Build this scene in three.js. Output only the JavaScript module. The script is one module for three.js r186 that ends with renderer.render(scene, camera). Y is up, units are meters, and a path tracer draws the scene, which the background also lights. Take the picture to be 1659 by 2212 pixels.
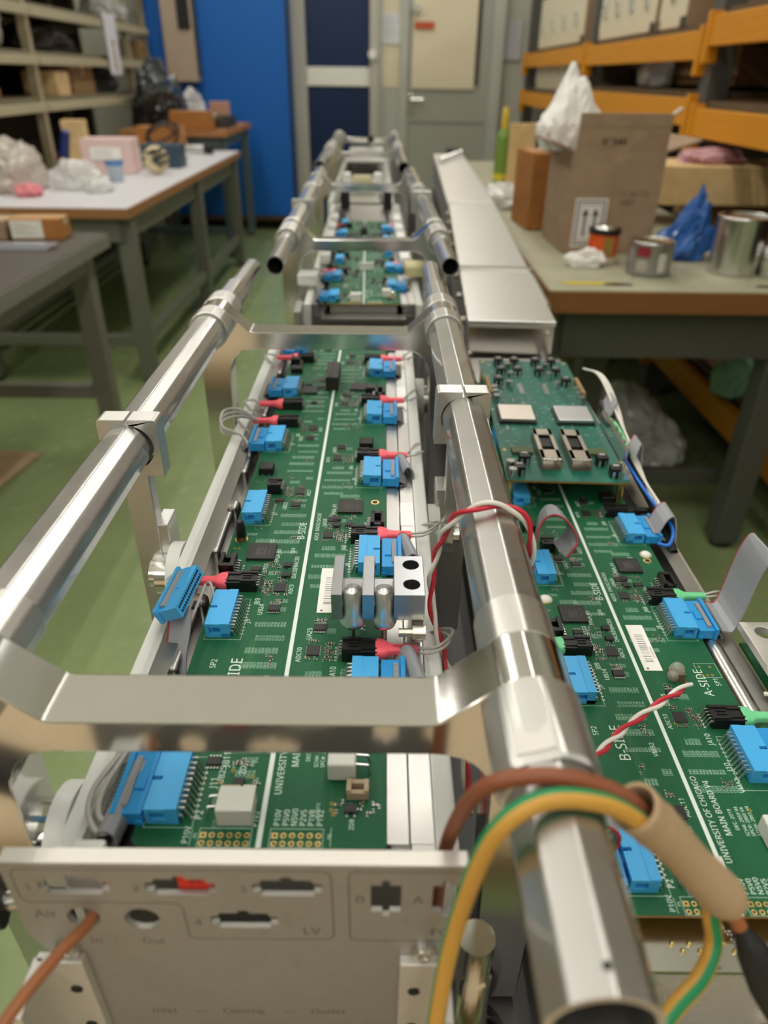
import * as THREE from 'three';
import { RoundedBoxGeometry } from 'three/addons/geometries/RoundedBoxGeometry.js';
import { mergeGeometries, mergeVertices, toCreasedNormals } from 'three/addons/utils/BufferGeometryUtils.js';
import { RectAreaLightUniformsLib } from 'three/addons/lights/RectAreaLightUniformsLib.js';
import { ImprovedNoise } from 'three/addons/math/ImprovedNoise.js';

RectAreaLightUniformsLib.init();
const scene = new THREE.Scene();
const D2R = Math.PI / 180;

// ---------- camera: phone held above the near end of the drawers ----------
const camera = new THREE.PerspectiveCamera(71.37, 1659 / 2212, 0.02, 60);
camera.position.set(0, 1.25, 0);
camera.rotation.order = 'YXZ';
camera.rotation.set(-31.426 * D2R, -0.222 * D2R, 0.7 * D2R);
camera.focus = 0.41;
camera.userData.fStop = 6.6;
scene.add(camera);

const renderer = new THREE.WebGLRenderer();
renderer.toneMapping = THREE.LinearToneMapping;
renderer.toneMappingExposure = 1.02;
renderer.shadowMap.enabled = true;
scene.background = new THREE.Color(0x000000);

// ---------- helpers ----------
let seed = 20240;
const rnd = () => { seed = (seed + 0x6d2b79f5) | 0; let t = Math.imul(seed ^ (seed >>> 15), 1 | seed); t = (t + Math.imul(t ^ (t >>> 7), 61 | t)) ^ t; return ((t ^ (t >>> 14)) >>> 0) / 4294967296; };
const rr = (a, b) => a + (b - a) * rnd();
const V = (x, y, z) => new THREE.Vector3(x, y, z);
const noise = new ImprovedNoise();
const names = new Map();
const numbered = (n) => { const k = names.get(n) ?? 0; names.set(n, k + 1); return k ? n + '_' + String(k).padStart(3, '0') : n; };

function clean(g) {
  let q = g.index ? g.toNonIndexed() : g;
  for (const k of Object.keys(q.attributes)) if (!['position', 'normal', 'uv'].includes(k)) q.deleteAttribute(k);
  if (!q.attributes.normal) q.computeVertexNormals();
  if (!q.attributes.uv) q.setAttribute('uv', new THREE.BufferAttribute(new Float32Array(q.attributes.position.count * 2), 2));
  q.groups = [];
  return q;
}
const merge = (list) => (Array.isArray(list) ? (list.length === 1 ? list[0] : mergeGeometries(list.map(clean))) : list);
function uvm(g, s = 1) { // uv in metres, projected on the face's main axis
  g = clean(g);
  const p = g.attributes.position, n = g.attributes.normal, u = new Float32Array(p.count * 2);
  for (let i = 0; i < p.count; i += 3) {
    let a = 0, b = 0, c = 0;
    for (let k = 0; k < 3; k++) { a += n.getX(i + k); b += n.getY(i + k); c += n.getZ(i + k); }
    a = Math.abs(a); b = Math.abs(b); c = Math.abs(c);
    for (let k = 0; k < 3; k++) {
      const x = p.getX(i + k), y = p.getY(i + k), z = p.getZ(i + k);
      const uv = a > b && a > c ? [z, y] : b > c ? [x, z] : [x, y];
      u[(i + k) * 2] = uv[0] * s; u[(i + k) * 2 + 1] = uv[1] * s;
    }
  }
  g.setAttribute('uv', new THREE.BufferAttribute(u, 2));
  return g;
}
const box = (w, h, d, x = 0, y = 0, z = 0) => new THREE.BoxGeometry(w, h, d).translate(x, y, z);
const rbox = (w, h, d, r, x = 0, y = 0, z = 0, s = 2) => new RoundedBoxGeometry(w, h, d, s, Math.min(r, w / 2.01, h / 2.01, d / 2.01)).translate(x, y, z);
const cylY = (r, h, x = 0, y = 0, z = 0, seg = 24, r2 = r) => new THREE.CylinderGeometry(r2, r, h, seg).translate(x, y, z);
function rod(p, q, r, r2 = r, seg = 24, open = false) {
  const d = q.clone().sub(p), g = new THREE.CylinderGeometry(r2, r, d.length(), seg, 1, open);
  g.applyQuaternion(new THREE.Quaternion().setFromUnitVectors(V(0, 1, 0), d.clone().normalize()));
  return g.translate((p.x + q.x) / 2, (p.y + q.y) / 2, (p.z + q.z) / 2);
}
const lathe = (pts, seg = 40) => new THREE.LatheGeometry(pts.map((a) => new THREE.Vector2(a[0], a[1])), seg);
const curve = (pts, t = 0.5) => new THREE.CatmullRomCurve3(pts.map((a) => (a.isVector3 ? a : V(...a))), false, 'catmullrom', t);
const wire = (pts, r, n = 40, seg = 10) => new THREE.TubeGeometry(curve(pts), n, r, seg, false);
const poly = (pts) => { const s = new THREE.Shape(); pts.forEach((a, i) => (i ? s.lineTo(a[0], a[1]) : s.moveTo(a[0], a[1]))); s.closePath(); return s; };
const ext = (shape, depth, bevel = 0, seg = 12) => new THREE.ExtrudeGeometry(shape, { depth, curveSegments: seg, bevelEnabled: bevel > 0, bevelSize: bevel, bevelThickness: bevel, bevelOffset: -bevel, bevelSegments: 2 });
function holePath(pts) { const h = new THREE.Path(); pts.forEach((a, i) => (i ? h.lineTo(a[0], a[1]) : h.moveTo(a[0], a[1]))); h.closePath(); return h; }
function circle(x, y, r) { const h = new THREE.Path(); h.absarc(x, y, r, 0, Math.PI * 2, true); return h; }

function mesh(parent, name, geo, mat, label) {
  const m = new THREE.Mesh(merge(geo), mat);
  m.name = parent === scene ? numbered(name) : name;
  m.castShadow = m.receiveShadow = true;
  if (label) m.userData.label = label;
  parent.add(m);
  return m;
}
function thing(name, label, category, pos = [0, 0, 0], turn = 0, group) {
  const o = new THREE.Group();
  o.name = numbered(name);
  o.position.set(...pos); o.rotation.y = turn;
  o.userData = { label, category };
  if (group) o.userData.group = group;
  scene.add(o);
  return o;
}
function tag(o, label, category, group) { o.userData.label = label; o.userData.category = category; if (group) o.userData.group = group; return o; }
function struct(name, geo, mat, label) { const m = mesh(scene, name, geo, mat); m.userData = { kind: 'structure', label, category: name.split('_')[0] }; return m; }

// ---------- textures ----------
function dataTex(n, fn, srgb = true, rep = true) {
  const d = new Uint8Array(n * n * 4);
  for (let j = 0; j < n; j++) for (let i = 0; i < n; i++) { const c = fn(i / n, j / n); const o = (j * n + i) * 4; d[o] = c[0]; d[o + 1] = c[1]; d[o + 2] = c[2]; d[o + 3] = 255; }
  const t = new THREE.DataTexture(d, n, n);
  t.magFilter = THREE.LinearFilter; t.minFilter = THREE.LinearMipmapLinearFilter; t.generateMipmaps = true;
  if (rep) t.wrapS = t.wrapT = THREE.RepeatWrapping;
  if (srgb) t.colorSpace = THREE.SRGBColorSpace;
  t.needsUpdate = true;
  return t;
}
// periodic fractal noise on the unit square
function pn(u, v, f, o = 4, s = 0) {
  let r = 0, a = 0.5;
  for (let k = 0; k < o; k++, f *= 2, a *= 0.5) {
    const x = u * f, y = v * f, bl = (p, q) => noise.noise(p + s, q + s * 1.7, 3.3 + s);
    const wx = u, wy = v;
    r += a * ((bl(x, y) * (1 - wx) + bl(x - f, y) * wx) * (1 - wy) + (bl(x, y - f) * (1 - wx) + bl(x - f, y - f) * wx) * wy);
  }
  return r; // about -0.5..0.5
}
const clamp = (x, a = 0, b = 1) => Math.max(a, Math.min(b, x));
const rep = (t, r) => { const c = t.clone(); c.repeat.set(r, r); c.needsUpdate = true; return c; };
const grey = (x) => { const c = Math.round(clamp(x) * 255); return [c, c, c]; };
function canvas(w, h, draw, srgb = true) {
  const c = document.createElement('canvas'); c.width = w; c.height = h;
  const g = c.getContext('2d'); draw(g, w, h);
  const t = new THREE.CanvasTexture(c); if (srgb) t.colorSpace = THREE.SRGBColorSpace; t.anisotropy = 8;
  return t;
}
// scratches and handling smears of machined aluminium, as roughness
const scratchTex = (() => {
  const t = canvas(512, 512, (g) => {
    g.fillStyle = '#777'; g.fillRect(0, 0, 512, 512);
    for (let i = 0; i < 220; i++) { const v = Math.floor(rr(80, 170)); g.fillStyle = `rgba(${v},${v},${v},0.16)`; g.beginPath(); g.ellipse(rr(0, 512), rr(0, 512), rr(6, 50), rr(4, 26), rr(0, 3), 0, 7); g.fill(); }
    for (let i = 0; i < 500; i++) { const v = rnd() < 0.5 ? 190 : 60; g.strokeStyle = `rgba(${v},${v},${v},${rr(0.1, 0.4)})`; g.lineWidth = rr(0.5, 1.3); const x = rr(0, 512), y = rr(0, 512), a = rr(0, 7), l = rr(5, 60); g.beginPath(); g.moveTo(x, y); g.lineTo(x + Math.cos(a) * l, y + Math.sin(a) * l); g.stroke(); }
  }, false);
  t.wrapS = t.wrapT = THREE.RepeatWrapping; return t;
})();
const fineNoise = dataTex(256, (u, v) => grey(0.5 + 0.55 * pn(u, v, 24, 3) + rr(-0.12, 0.12)), false);
const cardTex = dataTex(256, (u, v) => { const k = 1 + 0.16 * pn(u, v, 6, 4, 2) + 0.07 * Math.sin(u * 256 * 0.9) * 0.3 + rr(-0.04, 0.04); return [clamp(235 * k, 0, 255), clamp(230 * k, 0, 255), clamp(222 * k, 0, 255)]; });
const floorTex = dataTex(1024, (u, v) => {
  let k = 1 + 0.22 * pn(u, v, 5, 5, 7) + 0.06 * pn(u, v, 60, 2, 4) + rr(-0.015, 0.015);
  const sp = pn(u, v, 22, 3, 11); if (sp > 0.26) k *= 1 - (sp - 0.26) * 1.6;
  return [clamp(142 * k, 0, 255), clamp(158 * k, 0, 255), clamp(110 * k, 0, 255)];
});
const woodTex = dataTex(256, (u, v) => { const k = 1 + 0.25 * pn(u * 0.3, v, 14, 4, 5) + rr(-0.03, 0.03); return [clamp(176 * k, 0, 255), clamp(136 * k, 0, 255), clamp(96 * k, 0, 255)]; });
const benchTex = dataTex(512, (u, v) => { const a = pn(u, v, 5, 5, 3), b = pn(u, v, 16, 3, 9); let k = 1 + 0.22 * a + rr(-0.02, 0.02); if (b > 0.22) k *= 0.86; return [clamp(168 * k, 0, 255), clamp(166 * k, 0, 255), clamp(142 * k, 0, 255)]; });

// ---------- materials ----------
const M = {};
const std = (o) => new THREE.MeshStandardMaterial(o);
const rgb = (r, g, b) => new THREE.Color().setRGB(r, g, b);
const metal = (c, r, o = {}) => std({ color: c, metalness: 1, roughness: r, ...o });
const plain = (c, r = 0.5, o = {}) => std({ color: c, roughness: r, metalness: 0, ...o });
M.tube = new THREE.MeshPhysicalMaterial({ color: rgb(0.56, 0.55, 0.535), metalness: 1, roughness: 0.75, roughnessMap: scratchTex, clearcoat: 1, clearcoatRoughness: 0.025 });
M.alu = metal(rgb(0.66, 0.65, 0.63), 0.85, { roughnessMap: rep(scratchTex, 8) });
M.polish = metal(rgb(0.78, 0.77, 0.75), 0.3, { roughnessMap: rep(scratchTex, 6) });
M.milled = metal(rgb(0.5, 0.49, 0.47), 0.75, { roughnessMap: rep(scratchTex, 14) });
M.bead = metal(rgb(0.74, 0.72, 0.68), 0.55, { metalness: 0.75, bumpMap: rep(fineNoise, 60), bumpScale: 0.00003 });
M.steel = metal(rgb(0.66, 0.65, 0.62), 0.25);
M.brass = metal(rgb(0.83, 0.6, 0.22), 0.3);
M.gold = metal(rgb(0.88, 0.66, 0.26), 0.28);
M.solder = metal(rgb(0.75, 0.75, 0.74), 0.3);
M.tin = metal(rgb(0.72, 0.72, 0.7), 0.22);
M.dark = plain(0x161514, 0.6);
M.blackPlastic = plain(0x141414, 0.42);
M.chip = plain(0x222120, 0.5);
M.hdr = plain(0x45aeee, 0.42);
M.plug = plain(0x2598de, 0.45);
M.red = plain(0xff6675, 0.5);
M.mint = plain(0x74d69a, 0.5);
M.white = plain(0xe9e9e6, 0.4);
M.nylon = plain(0xdfe0dd, 0.35);
M.greyWire = plain(0xb9b7b2, 0.45);
M.ribbon = plain(0x9a9ca2, 0.5);
M.ribbonDark = plain(0x77797c, 0.55);
M.fr4 = plain(0x8a6a2c, 0.6);
M.tan = plain(0xb5a084, 0.5);
M.card = plain(0xa98962, 0.85, { map: rep(cardTex, 4) });
M.cardGrey = plain(0xb09883, 0.85, { map: rep(cardTex, 4) });
M.cardPale = plain(0xeccf9c, 0.85, { map: rep(cardTex, 4) });
M.cardOrange = plain(0xb87d42, 0.85, { map: rep(cardTex, 4) });
M.paper = plain(0xecebe6, 0.8);
M.bagClear = new THREE.MeshPhysicalMaterial({ color: 0xeeeeec, roughness: 0.22, transmission: 0.45, thickness: 0, clearcoat: 0.6, clearcoatRoughness: 0.2, side: THREE.DoubleSide });
M.bagWhite = new THREE.MeshPhysicalMaterial({ color: 0xe9e1d8, roughness: 0.28, transmission: 0.5, thickness: 0, clearcoat: 0.7, side: THREE.DoubleSide });
M.bagBlue = new THREE.MeshPhysicalMaterial({ color: 0x2f6fc4, roughness: 0.35, transmission: 0.25, thickness: 0, clearcoat: 0.5, side: THREE.DoubleSide });
M.steelGreen = plain(0x6d6f63, 0.5);
M.steelGrey = plain(0x807d74, 0.5);
M.blueWall = plain(0x0563bd, 0.5);
M.yellow = plain(0xe29a12, 0.5, { map: rep(cardTex, 3) });
M.rackPost = plain(0x54534f, 0.5);
M.cream = plain(0xd8cfb4, 0.55);

// ---------- lamps: three long rows of ceiling tubes over the hall ----------
const CEIL = 4.6;
M.lampGlow = std({ color: 0xffffff, emissive: rgb(1, 0.955, 0.89), emissiveIntensity: 11, roughness: 0.6 });
M.lampBody = plain(0xd8d6d0, 0.6);
const rowXs = [-5.6, -1.6, 0.4, 4.2], LAMP_Y = 3.35;
rowXs.forEach((X, i) => {
  for (let k = 0; k < 4; k++) {
    const z = 2.9 - k * 2.95;
    const row = ['beyond the shelf unit', 'over the white table', 'above the drawers', 'beyond the yellow rack'][i];
    const t = thing('ceiling_lamp', ['first', 'second', 'third', 'fourth'][k] + ' hanging twin tube lamp in the row ' + row, 'lamp', [X, LAMP_Y, z], 0, 'hanging fluorescent lamps');
    mesh(t, 'housing', [box(0.08, 0.05, 2.7, 0, 0.02, 0)], M.lampBody);
    for (const q of [-1, 1]) {
      mesh(t, 'suspension_rod', [rod(V(0, 0.04, q), V(0, CEIL - LAMP_Y, q), 0.006, 0.006, 8)], M.lampBody);
      mesh(t, 'lamp_tube', [rod(V(q * 0.11, 0, -1.3), V(q * 0.11, 0, 1.3), 0.019, 0.019, 12)], M.lampGlow);
      mesh(t, 'end_cap', [box(0.28, 0.05, 0.03, 0, 0, q * 1.33)], M.lampBody);
    }
    for (const q of [-1, 1]) {
      const l = new THREE.RectAreaLight(rgb(1, 0.955, 0.89), 21, 0.042, 2.6);
      l.position.set(q * 0.11, -0.022, 0); l.rotation.x = -Math.PI / 2; l.name = 'lamp_light'; l.castShadow = true;
      t.add(l);
    }
  }
});

// ================= the hall =================
const BZ = -7.45;
M.floor = plain(0xffffff, 0.42, { map: rep(floorTex, 0.42), roughnessMap: rep(fineNoise, 0.8) });
M.wall = plain(0xb9b6a8, 0.8);
M.wallDoor = plain(0xaeb0a6, 0.55);
M.ceilM = plain(0xe6e3da, 0.85);
struct('floor', [uvm(box(18, 0.1, 14, 0, -0.05, -1.5))], M.floor, 'green painted workshop floor with dark spots');
struct('ceiling', [box(18, 0.1, 14, 0, CEIL + 0.05, -1.5)], M.ceilM, 'pale hall ceiling above the lamps');
struct('wall_back', [box(18, CEIL, 0.1, 0, CEIL / 2, BZ - 0.05)], M.wall, 'greenish grey partition wall with the doors');
struct('wall_left', [box(0.1, CEIL, 14, -9, CEIL / 2, -1.5)], M.wall, 'pale hall wall behind the shelving');
struct('wall_right', [box(0.1, CEIL, 14, 9, CEIL / 2, -1.5)], M.wall, 'pale hall wall behind the yellow rack');
struct('wall_front', [box(18, CEIL, 0.1, 0, CEIL / 2, 5.45)], M.wall, 'pale hall wall facing the doors');

// blue panel beside the doors, on a pallet
{
  const t = thing('blue_cabinet', 'tall plain blue cabinet beside the dark blue door', 'cabinet', [-1.42, 0, BZ + 0.16]);
  mesh(t, 'cabinet_body', [rbox(1.2, 2.3, 0.3, 0.01, 0, 1.27, 0)], M.blueWall);
  mesh(t, 'side_edge', [box(0.02, 2.3, 0.02, 0.595, 1.27, 0.15)], M.dark);
  const p = thing('wooden_pallet', 'low dark wooden pallet under the blue cabinet', 'pallet', [-1.42, 0, BZ + 0.18]);
  const wood = plain(0x5a4028, 0.8);
  for (let i = 0; i < 5; i++) mesh(p, 'top_board', [box(1.25, 0.022, 0.055, 0, 0.108, -0.14 + i * 0.07)], wood);
  for (const x of [-0.55, 0, 0.55]) mesh(p, 'block', [box(0.12, 0.097, 0.33, x, 0.0485, 0)], wood);
}
// doors
const structPart = (o, label, cat) => { o.userData = { kind: 'structure', label, category: cat }; return o; };
{
  const zf = BZ + 0.02;
  const g = new THREE.Group(); g.name = 'door_1'; scene.add(g); structPart(g, 'dark blue glazed door with a white crossbar', 'door');
  const fr = plain(0xb9b5aa, 0.4), navy = plain(0x0b2550, 0.3), bar = plain(0xecebe2, 0.5);
  mesh(g, 'door_frame', [box(0.09, 2.4, 0.12, -0.77, 1.2, zf + 0.06), box(0.03, 2.4, 0.05, -0.71, 1.2, zf + 0.1), box(0.075, 2.4, 0.12, -0.105, 1.2, zf + 0.06), box(0.74, 0.1, 0.12, -0.43, 2.36, zf + 0.06)], fr);
  mesh(g, 'upper_panel', [box(0.56, 0.95, 0.03, -0.42, 1.79, zf + 0.05)], navy);
  mesh(g, 'lower_panel', [box(0.56, 1.14, 0.03, -0.42, 0.6, zf + 0.05)], navy);
  mesh(g, 'crossbar', [rbox(0.56, 0.145, 0.06, 0.008, -0.42, 1.243, zf + 0.06)], bar);
  mesh(g, 'latch', [rod(V(-0.12, 1.41, zf + 0.1), V(-0.12, 1.41, zf + 0.16), 0.035)], M.paper);
}
{
  const zf = BZ + 0.02;
  const g = new THREE.Group(); g.name = 'door_2'; scene.add(g); structPart(g, 'grey door with a cream panel and a lever handle', 'door');
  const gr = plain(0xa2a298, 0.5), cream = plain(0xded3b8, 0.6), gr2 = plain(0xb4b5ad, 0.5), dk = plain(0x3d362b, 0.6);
  mesh(g, 'side_frame', [box(0.05, 2.4, 0.08, -0.06, 1.2, zf + 0.04), box(0.07, 2.4, 0.08, 0.15, 1.2, zf + 0.04), box(0.1, 2.4, 0.09, 0.96, 1.2, zf + 0.045)], gr2);
  mesh(g, 'side_panel', [box(0.16, 1.15, 0.03, 0.04, 1.74, zf + 0.03)], cream);
  mesh(g, 'side_panel', [box(0.16, 1.16, 0.03, 0.04, 0.58, zf + 0.03)], gr2);
  mesh(g, 'door_leaf', [rbox(0.73, 2.28, 0.05, 0.006, 0.545, 1.15, zf + 0.03)], gr);
  mesh(g, 'cream_panel', [box(0.55, 1.15, 0.02, 0.5, 1.735, zf + 0.065)], cream);
  mesh(g, 'gap_shade_strip', [box(0.035, 1.1, 0.012, 0.795, 1.74, zf + 0.06)], dk);  // dark colour stands in for the shade in the gap at the hinge side
  mesh(g, 'crease', [box(0.68, 0.008, 0.012, 0.55, 0.9, zf + 0.057)], plain(0x83837a, 0.6));
  const h = mesh(g, 'lever_handle', [rod(V(0.22, 1.075, zf + 0.05), V(0.22, 1.075, zf + 0.12), 0.014), rod(V(0.22, 1.075, zf + 0.11), V(0.33, 1.078, zf + 0.11), 0.013), rbox(0.04, 0.16, 0.012, 0.005, 0.22, 1.04, zf + 0.06)], M.steel);
  h.userData.label = 'chrome lever handle';
  mesh(g, 'lock', [rod(V(0.25, 1.745, zf + 0.06), V(0.25, 1.745, zf + 0.13), 0.032)], M.steel);
}
const noticeTex = canvas(128, 160, (g) => { g.fillStyle = '#d9d9dc'; g.fillRect(0, 0, 128, 160); g.fillStyle = '#8d93a8'; for (let i = 0; i < 12; i++) g.fillRect(12, 14 + i * 11, 40 + ((i * 37) % 60), 3); });
function flat(name, w, h, tex, pos, label, category, turn = 0, tilt = 0) {
  const t = mesh(scene, name, [new THREE.PlaneGeometry(w, h).translate(0, 0, 0.0011)], std({ map: tex, roughness: 0.7 }));
  t.geometry = merge([t.geometry, box(w, h, 0.002)]); // printed sheet with its own thickness
  t.position.set(...pos); t.rotation.set(tilt, turn, 0); tag(t, label, category); return t;
}
flat('paper_notice', 0.17, 0.22, noticeTex, [0.04, 1.6, BZ + 0.076], 'printed white notice taped on the cream door side panel', 'notice');
flat('orange_sticker', 0.17, 0.05, canvas(64, 16, (g) => { g.fillStyle = '#c4552c'; g.fillRect(0, 0, 64, 16); }), [0.325, 1.625, BZ + 0.11], 'orange red sticker on the cream door panel', 'sticker');
{ const b = mesh(scene, 'notice_frame', [rbox(0.2, 0.3, 0.02, 0.005, 0, 0, 0)], plain(0xb9b9bd, 0.5)); b.position.set(1.08, 1.53, BZ + 0.012); tag(b, 'pale grey framed notice on wall beyond the grey door', 'notice'); }

// wall mounted grey box hanging in front of the blue panel
{
  const t = thing('control_box', 'long beige wall box with a dark window hanging by the blue cabinet', 'wall box', [-1.7, 1.19, BZ + 0.4]);
  mesh(t, 'body', [rbox(0.25, 1.1, 0.14, 0.012, 0, 0.55, 0)], plain(0xb2a08c, 0.5));
  mesh(t, 'window', [rbox(0.1, 0.5, 0.02, 0.006, 0.06, 0.62, 0.075)], M.dark);
  mesh(t, 'side_strip', [box(0.012, 1.0, 0.1, 0.13, 0.55, -0.01)], plain(0x4d473f, 0.5));
}
{
  const t = thing('cable_loop', 'thin grey cable looping under the beige wall box', 'cable', [-1.7, 1.19, BZ + 0.4]);
  mesh(t, 'wire', [wire([[-0.06, 0.0, 0.0], [-0.11, -0.12, 0.02], [-0.12, -0.26, 0.05]], 0.004, 20, 6), wire([[0.06, 0, 0], [0.12, -0.12, 0.02], [0.13, -0.3, 0.06]], 0.004, 20, 6)], plain(0x5c6468, 0.5));
}

// ---------- tables ----------
function table(name, label, x0, x1, z0, z1, y, th, topMat, edgeMat, legMat, legs, opts = {}) {
  const cx = (x0 + x1) / 2, cz = (z0 + z1) / 2, w = x1 - x0, d = Math.abs(z1 - z0);
  const t = thing(name, label, 'table', [cx, 0, cz], opts.turn ?? 0);
  mesh(t, 'tabletop', [uvm(box(w - 0.006, th, d - 0.006, 0, y - th / 2, 0))], topMat);
  mesh(t, 'edge_band', [box(w, th - 0.003, 0.02, 0, y - th / 2 - 0.0015, d / 2 - 0.008), box(w, th - 0.003, 0.02, 0, y - th / 2 - 0.0015, -d / 2 + 0.008), box(0.02, th - 0.003, d, w / 2 - 0.008, y - th / 2 - 0.0015, 0), box(0.02, th - 0.003, d, -w / 2 + 0.008, y - th / 2 - 0.0015, 0)], edgeMat);
  const a = opts.apron ?? 0.08;
  mesh(t, 'apron', [box(w - 0.12, a, 0.03, 0, y - th - a / 2, d / 2 - 0.06), box(w - 0.12, a, 0.03, 0, y - th - a / 2, -d / 2 + 0.06), box(0.03, a, d - 0.12, w / 2 - 0.06, y - th - a / 2, 0), box(0.03, a, d - 0.12, -w / 2 + 0.06, y - th - a / 2, 0)], legMat);
  const s = opts.leg ?? 0.06;
  for (const [lx, lz] of legs) {
    const lm = mesh(t, 'leg', [rbox(s, y - th - 0.02, s, 0.004, lx - cx, (y - th) / 2 + 0.01, lz - cz)], legMat);
    mesh(lm, 'foot', [cylY(s * 0.42, 0.02, lx - cx, 0.01, lz - cz, 12)], M.dark);
  }
  if (opts.rail) for (const [ax, az, bx, bz] of opts.rail) mesh(t, 'stretcher', [rbox(Math.abs(bx - ax) + 0.04, 0.05, Math.abs(bz - az) + 0.04, 0.004, (ax + bx) / 2 - cx, opts.ry ?? 0.2, (az + bz) / 2 - cz)], legMat);
  return t;
}
const whiteTop = plain(0xd9d8de, 0.4);
table('work_table', 'white topped work table with a wooden edge and grey legs', -1.9, -1.05, -3.12, -5.75, 0.78, 0.04, whiteTop, plain(0xe4d2ba, 0.5, { map: rep(woodTex, 2) }), M.steelGreen,
  [[-1.1, -3.22], [-1.83, -3.22], [-1.1, -4.5], [-1.83, -4.5], [-1.1, -5.66], [-1.83, -5.66]], { rail: [[-1.1, -3.22, -1.1, -5.66], [-1.83, -3.22, -1.83, -5.66], [-1.1, -3.22, -1.83, -3.22]], apron: 0.1, leg: 0.07 });
table('cluttered_table', 'brown topped table covered with parts by the blue cabinet', -1.94, -1.16, -5.85, -6.98, 0.9, 0.04, plain(0xe8d4bc, 0.6, { map: rep(woodTex, 2) }), plain(0xa87444, 0.6), plain(0x5c6c70, 0.5),
  [[-1.21, -5.95], [-1.89, -5.95], [-1.21, -6.9], [-1.89, -6.9]], { rail: [[-1.21, -5.95, -1.89, -5.95]] });
table('steel_table', 'dark grey steel table with splayed grey legs in front of the white table', -1.75, -0.955, -1.2, -2.6, 0.78, 0.045, plain(0x57534d, 0.55, { map: rep(cardTex, 2) }), M.steelGrey, plain(0x7a756c, 0.5),
  [[-1.03, -2.5], [-1.7, -2.5], [-1.03, -1.3], [-1.7, -1.3]], { rail: [[-1.03, -2.5, -1.7, -2.5], [-1.7, -1.3, -1.7, -2.5]], ry: 0.24, leg: 0.065, apron: 0.06 });
table('workbench', 'heavy workbench with worn grey green top and brown edge', 0.41, 1.13, -1.8, -5.0, 0.8, 0.055, plain(0xffffff, 0.6, { map: rep(benchTex, 1.3) }), plain(0xc8ac88, 0.6, { map: rep(woodTex, 2) }), plain(0x50514a, 0.5),
  [[1.07, -1.88], [0.62, -2.05], [1.07, -3.5], [0.5, -3.5], [1.07, -4.9], [0.5, -4.9]], { apron: 0.13, leg: 0.075, rail: [[0.62, -2.05, 1.07, -2.05]], ry: 0.15 });
{
  const s = mesh(scene, 'cardboard_sheet', [box(0.5, 0.006, 0.42)], plain(0xd2b694, 0.8, { map: rep(cardTex, 3) }));
  s.position.set(-1.58, 0.004, -2.27); s.rotation.y = -0.15; tag(s, 'flat cardboard sheet lying on green floor beside steel table', 'cardboard');
}

// ---------- racks ----------
function shelfRack(name, label, X, facing, zs, levels, depth, postMat, beamMat, deckMat, opt = {}) {
  const t = thing(name, label, 'shelving', [X, 0, 0]);
  const top = opt.top ?? 2.1, s = opt.post ?? 0.06;
  for (const z of zs) for (const dx of [0, -facing * (depth - s)]) mesh(t, 'post', [rbox(s, top, s, 0.004, -facing * s / 2 + dx, top / 2, z)], postMat);
  for (let i = 0; i + 1 < zs.length; i++) for (const y of (Array.isArray(levels[0]) ? levels[i] : levels)) {
    const zc = (zs[i] + zs[i + 1]) / 2, L = Math.abs(zs[i] - zs[i + 1]);
    const bh = opt.beam ?? 0.1;
    const sh = mesh(t, 'shelf', [uvm(box(depth - 0.04, 0.025, L - 0.02, -facing * depth / 2, y + 0.012, zc))], deckMat);
    mesh(sh, 'beam', [rbox(0.035, bh, L - 0.03, 0.004, facing * 0.012, y - bh / 2, zc)], beamMat);
    if (opt.clip) for (const q of [zs[i] - Math.sign(zs[i] - zs[i + 1]) * 0.03, zs[i + 1] + Math.sign(zs[i] - zs[i + 1]) * 0.03]) mesh(sh, 'beam_clip', [rbox(0.05, bh * 1.7, 0.035, 0.003, facing * 0.012, y - bh * 0.7, q)], beamMat);
    mesh(sh, 'rear_beam', [box(0.035, bh, L - 0.03, -facing * (depth - 0.01), y - bh / 2, zc)], beamMat);
  }
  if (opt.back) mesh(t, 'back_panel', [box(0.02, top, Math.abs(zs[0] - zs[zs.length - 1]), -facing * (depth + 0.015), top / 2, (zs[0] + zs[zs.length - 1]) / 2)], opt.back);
  return t;
}
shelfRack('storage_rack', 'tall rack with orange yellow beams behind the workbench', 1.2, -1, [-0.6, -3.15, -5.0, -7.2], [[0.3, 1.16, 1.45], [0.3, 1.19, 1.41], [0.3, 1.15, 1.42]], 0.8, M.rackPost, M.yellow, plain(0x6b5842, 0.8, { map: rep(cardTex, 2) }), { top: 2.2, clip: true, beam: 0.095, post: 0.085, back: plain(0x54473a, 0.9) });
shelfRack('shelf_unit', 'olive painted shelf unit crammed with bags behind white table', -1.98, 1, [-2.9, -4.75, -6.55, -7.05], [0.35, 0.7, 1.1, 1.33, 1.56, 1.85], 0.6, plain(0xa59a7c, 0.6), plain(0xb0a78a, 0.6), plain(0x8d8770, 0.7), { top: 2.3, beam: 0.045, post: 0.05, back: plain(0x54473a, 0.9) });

// ================= drawer frames =================
const mm = 0.001;
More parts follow.
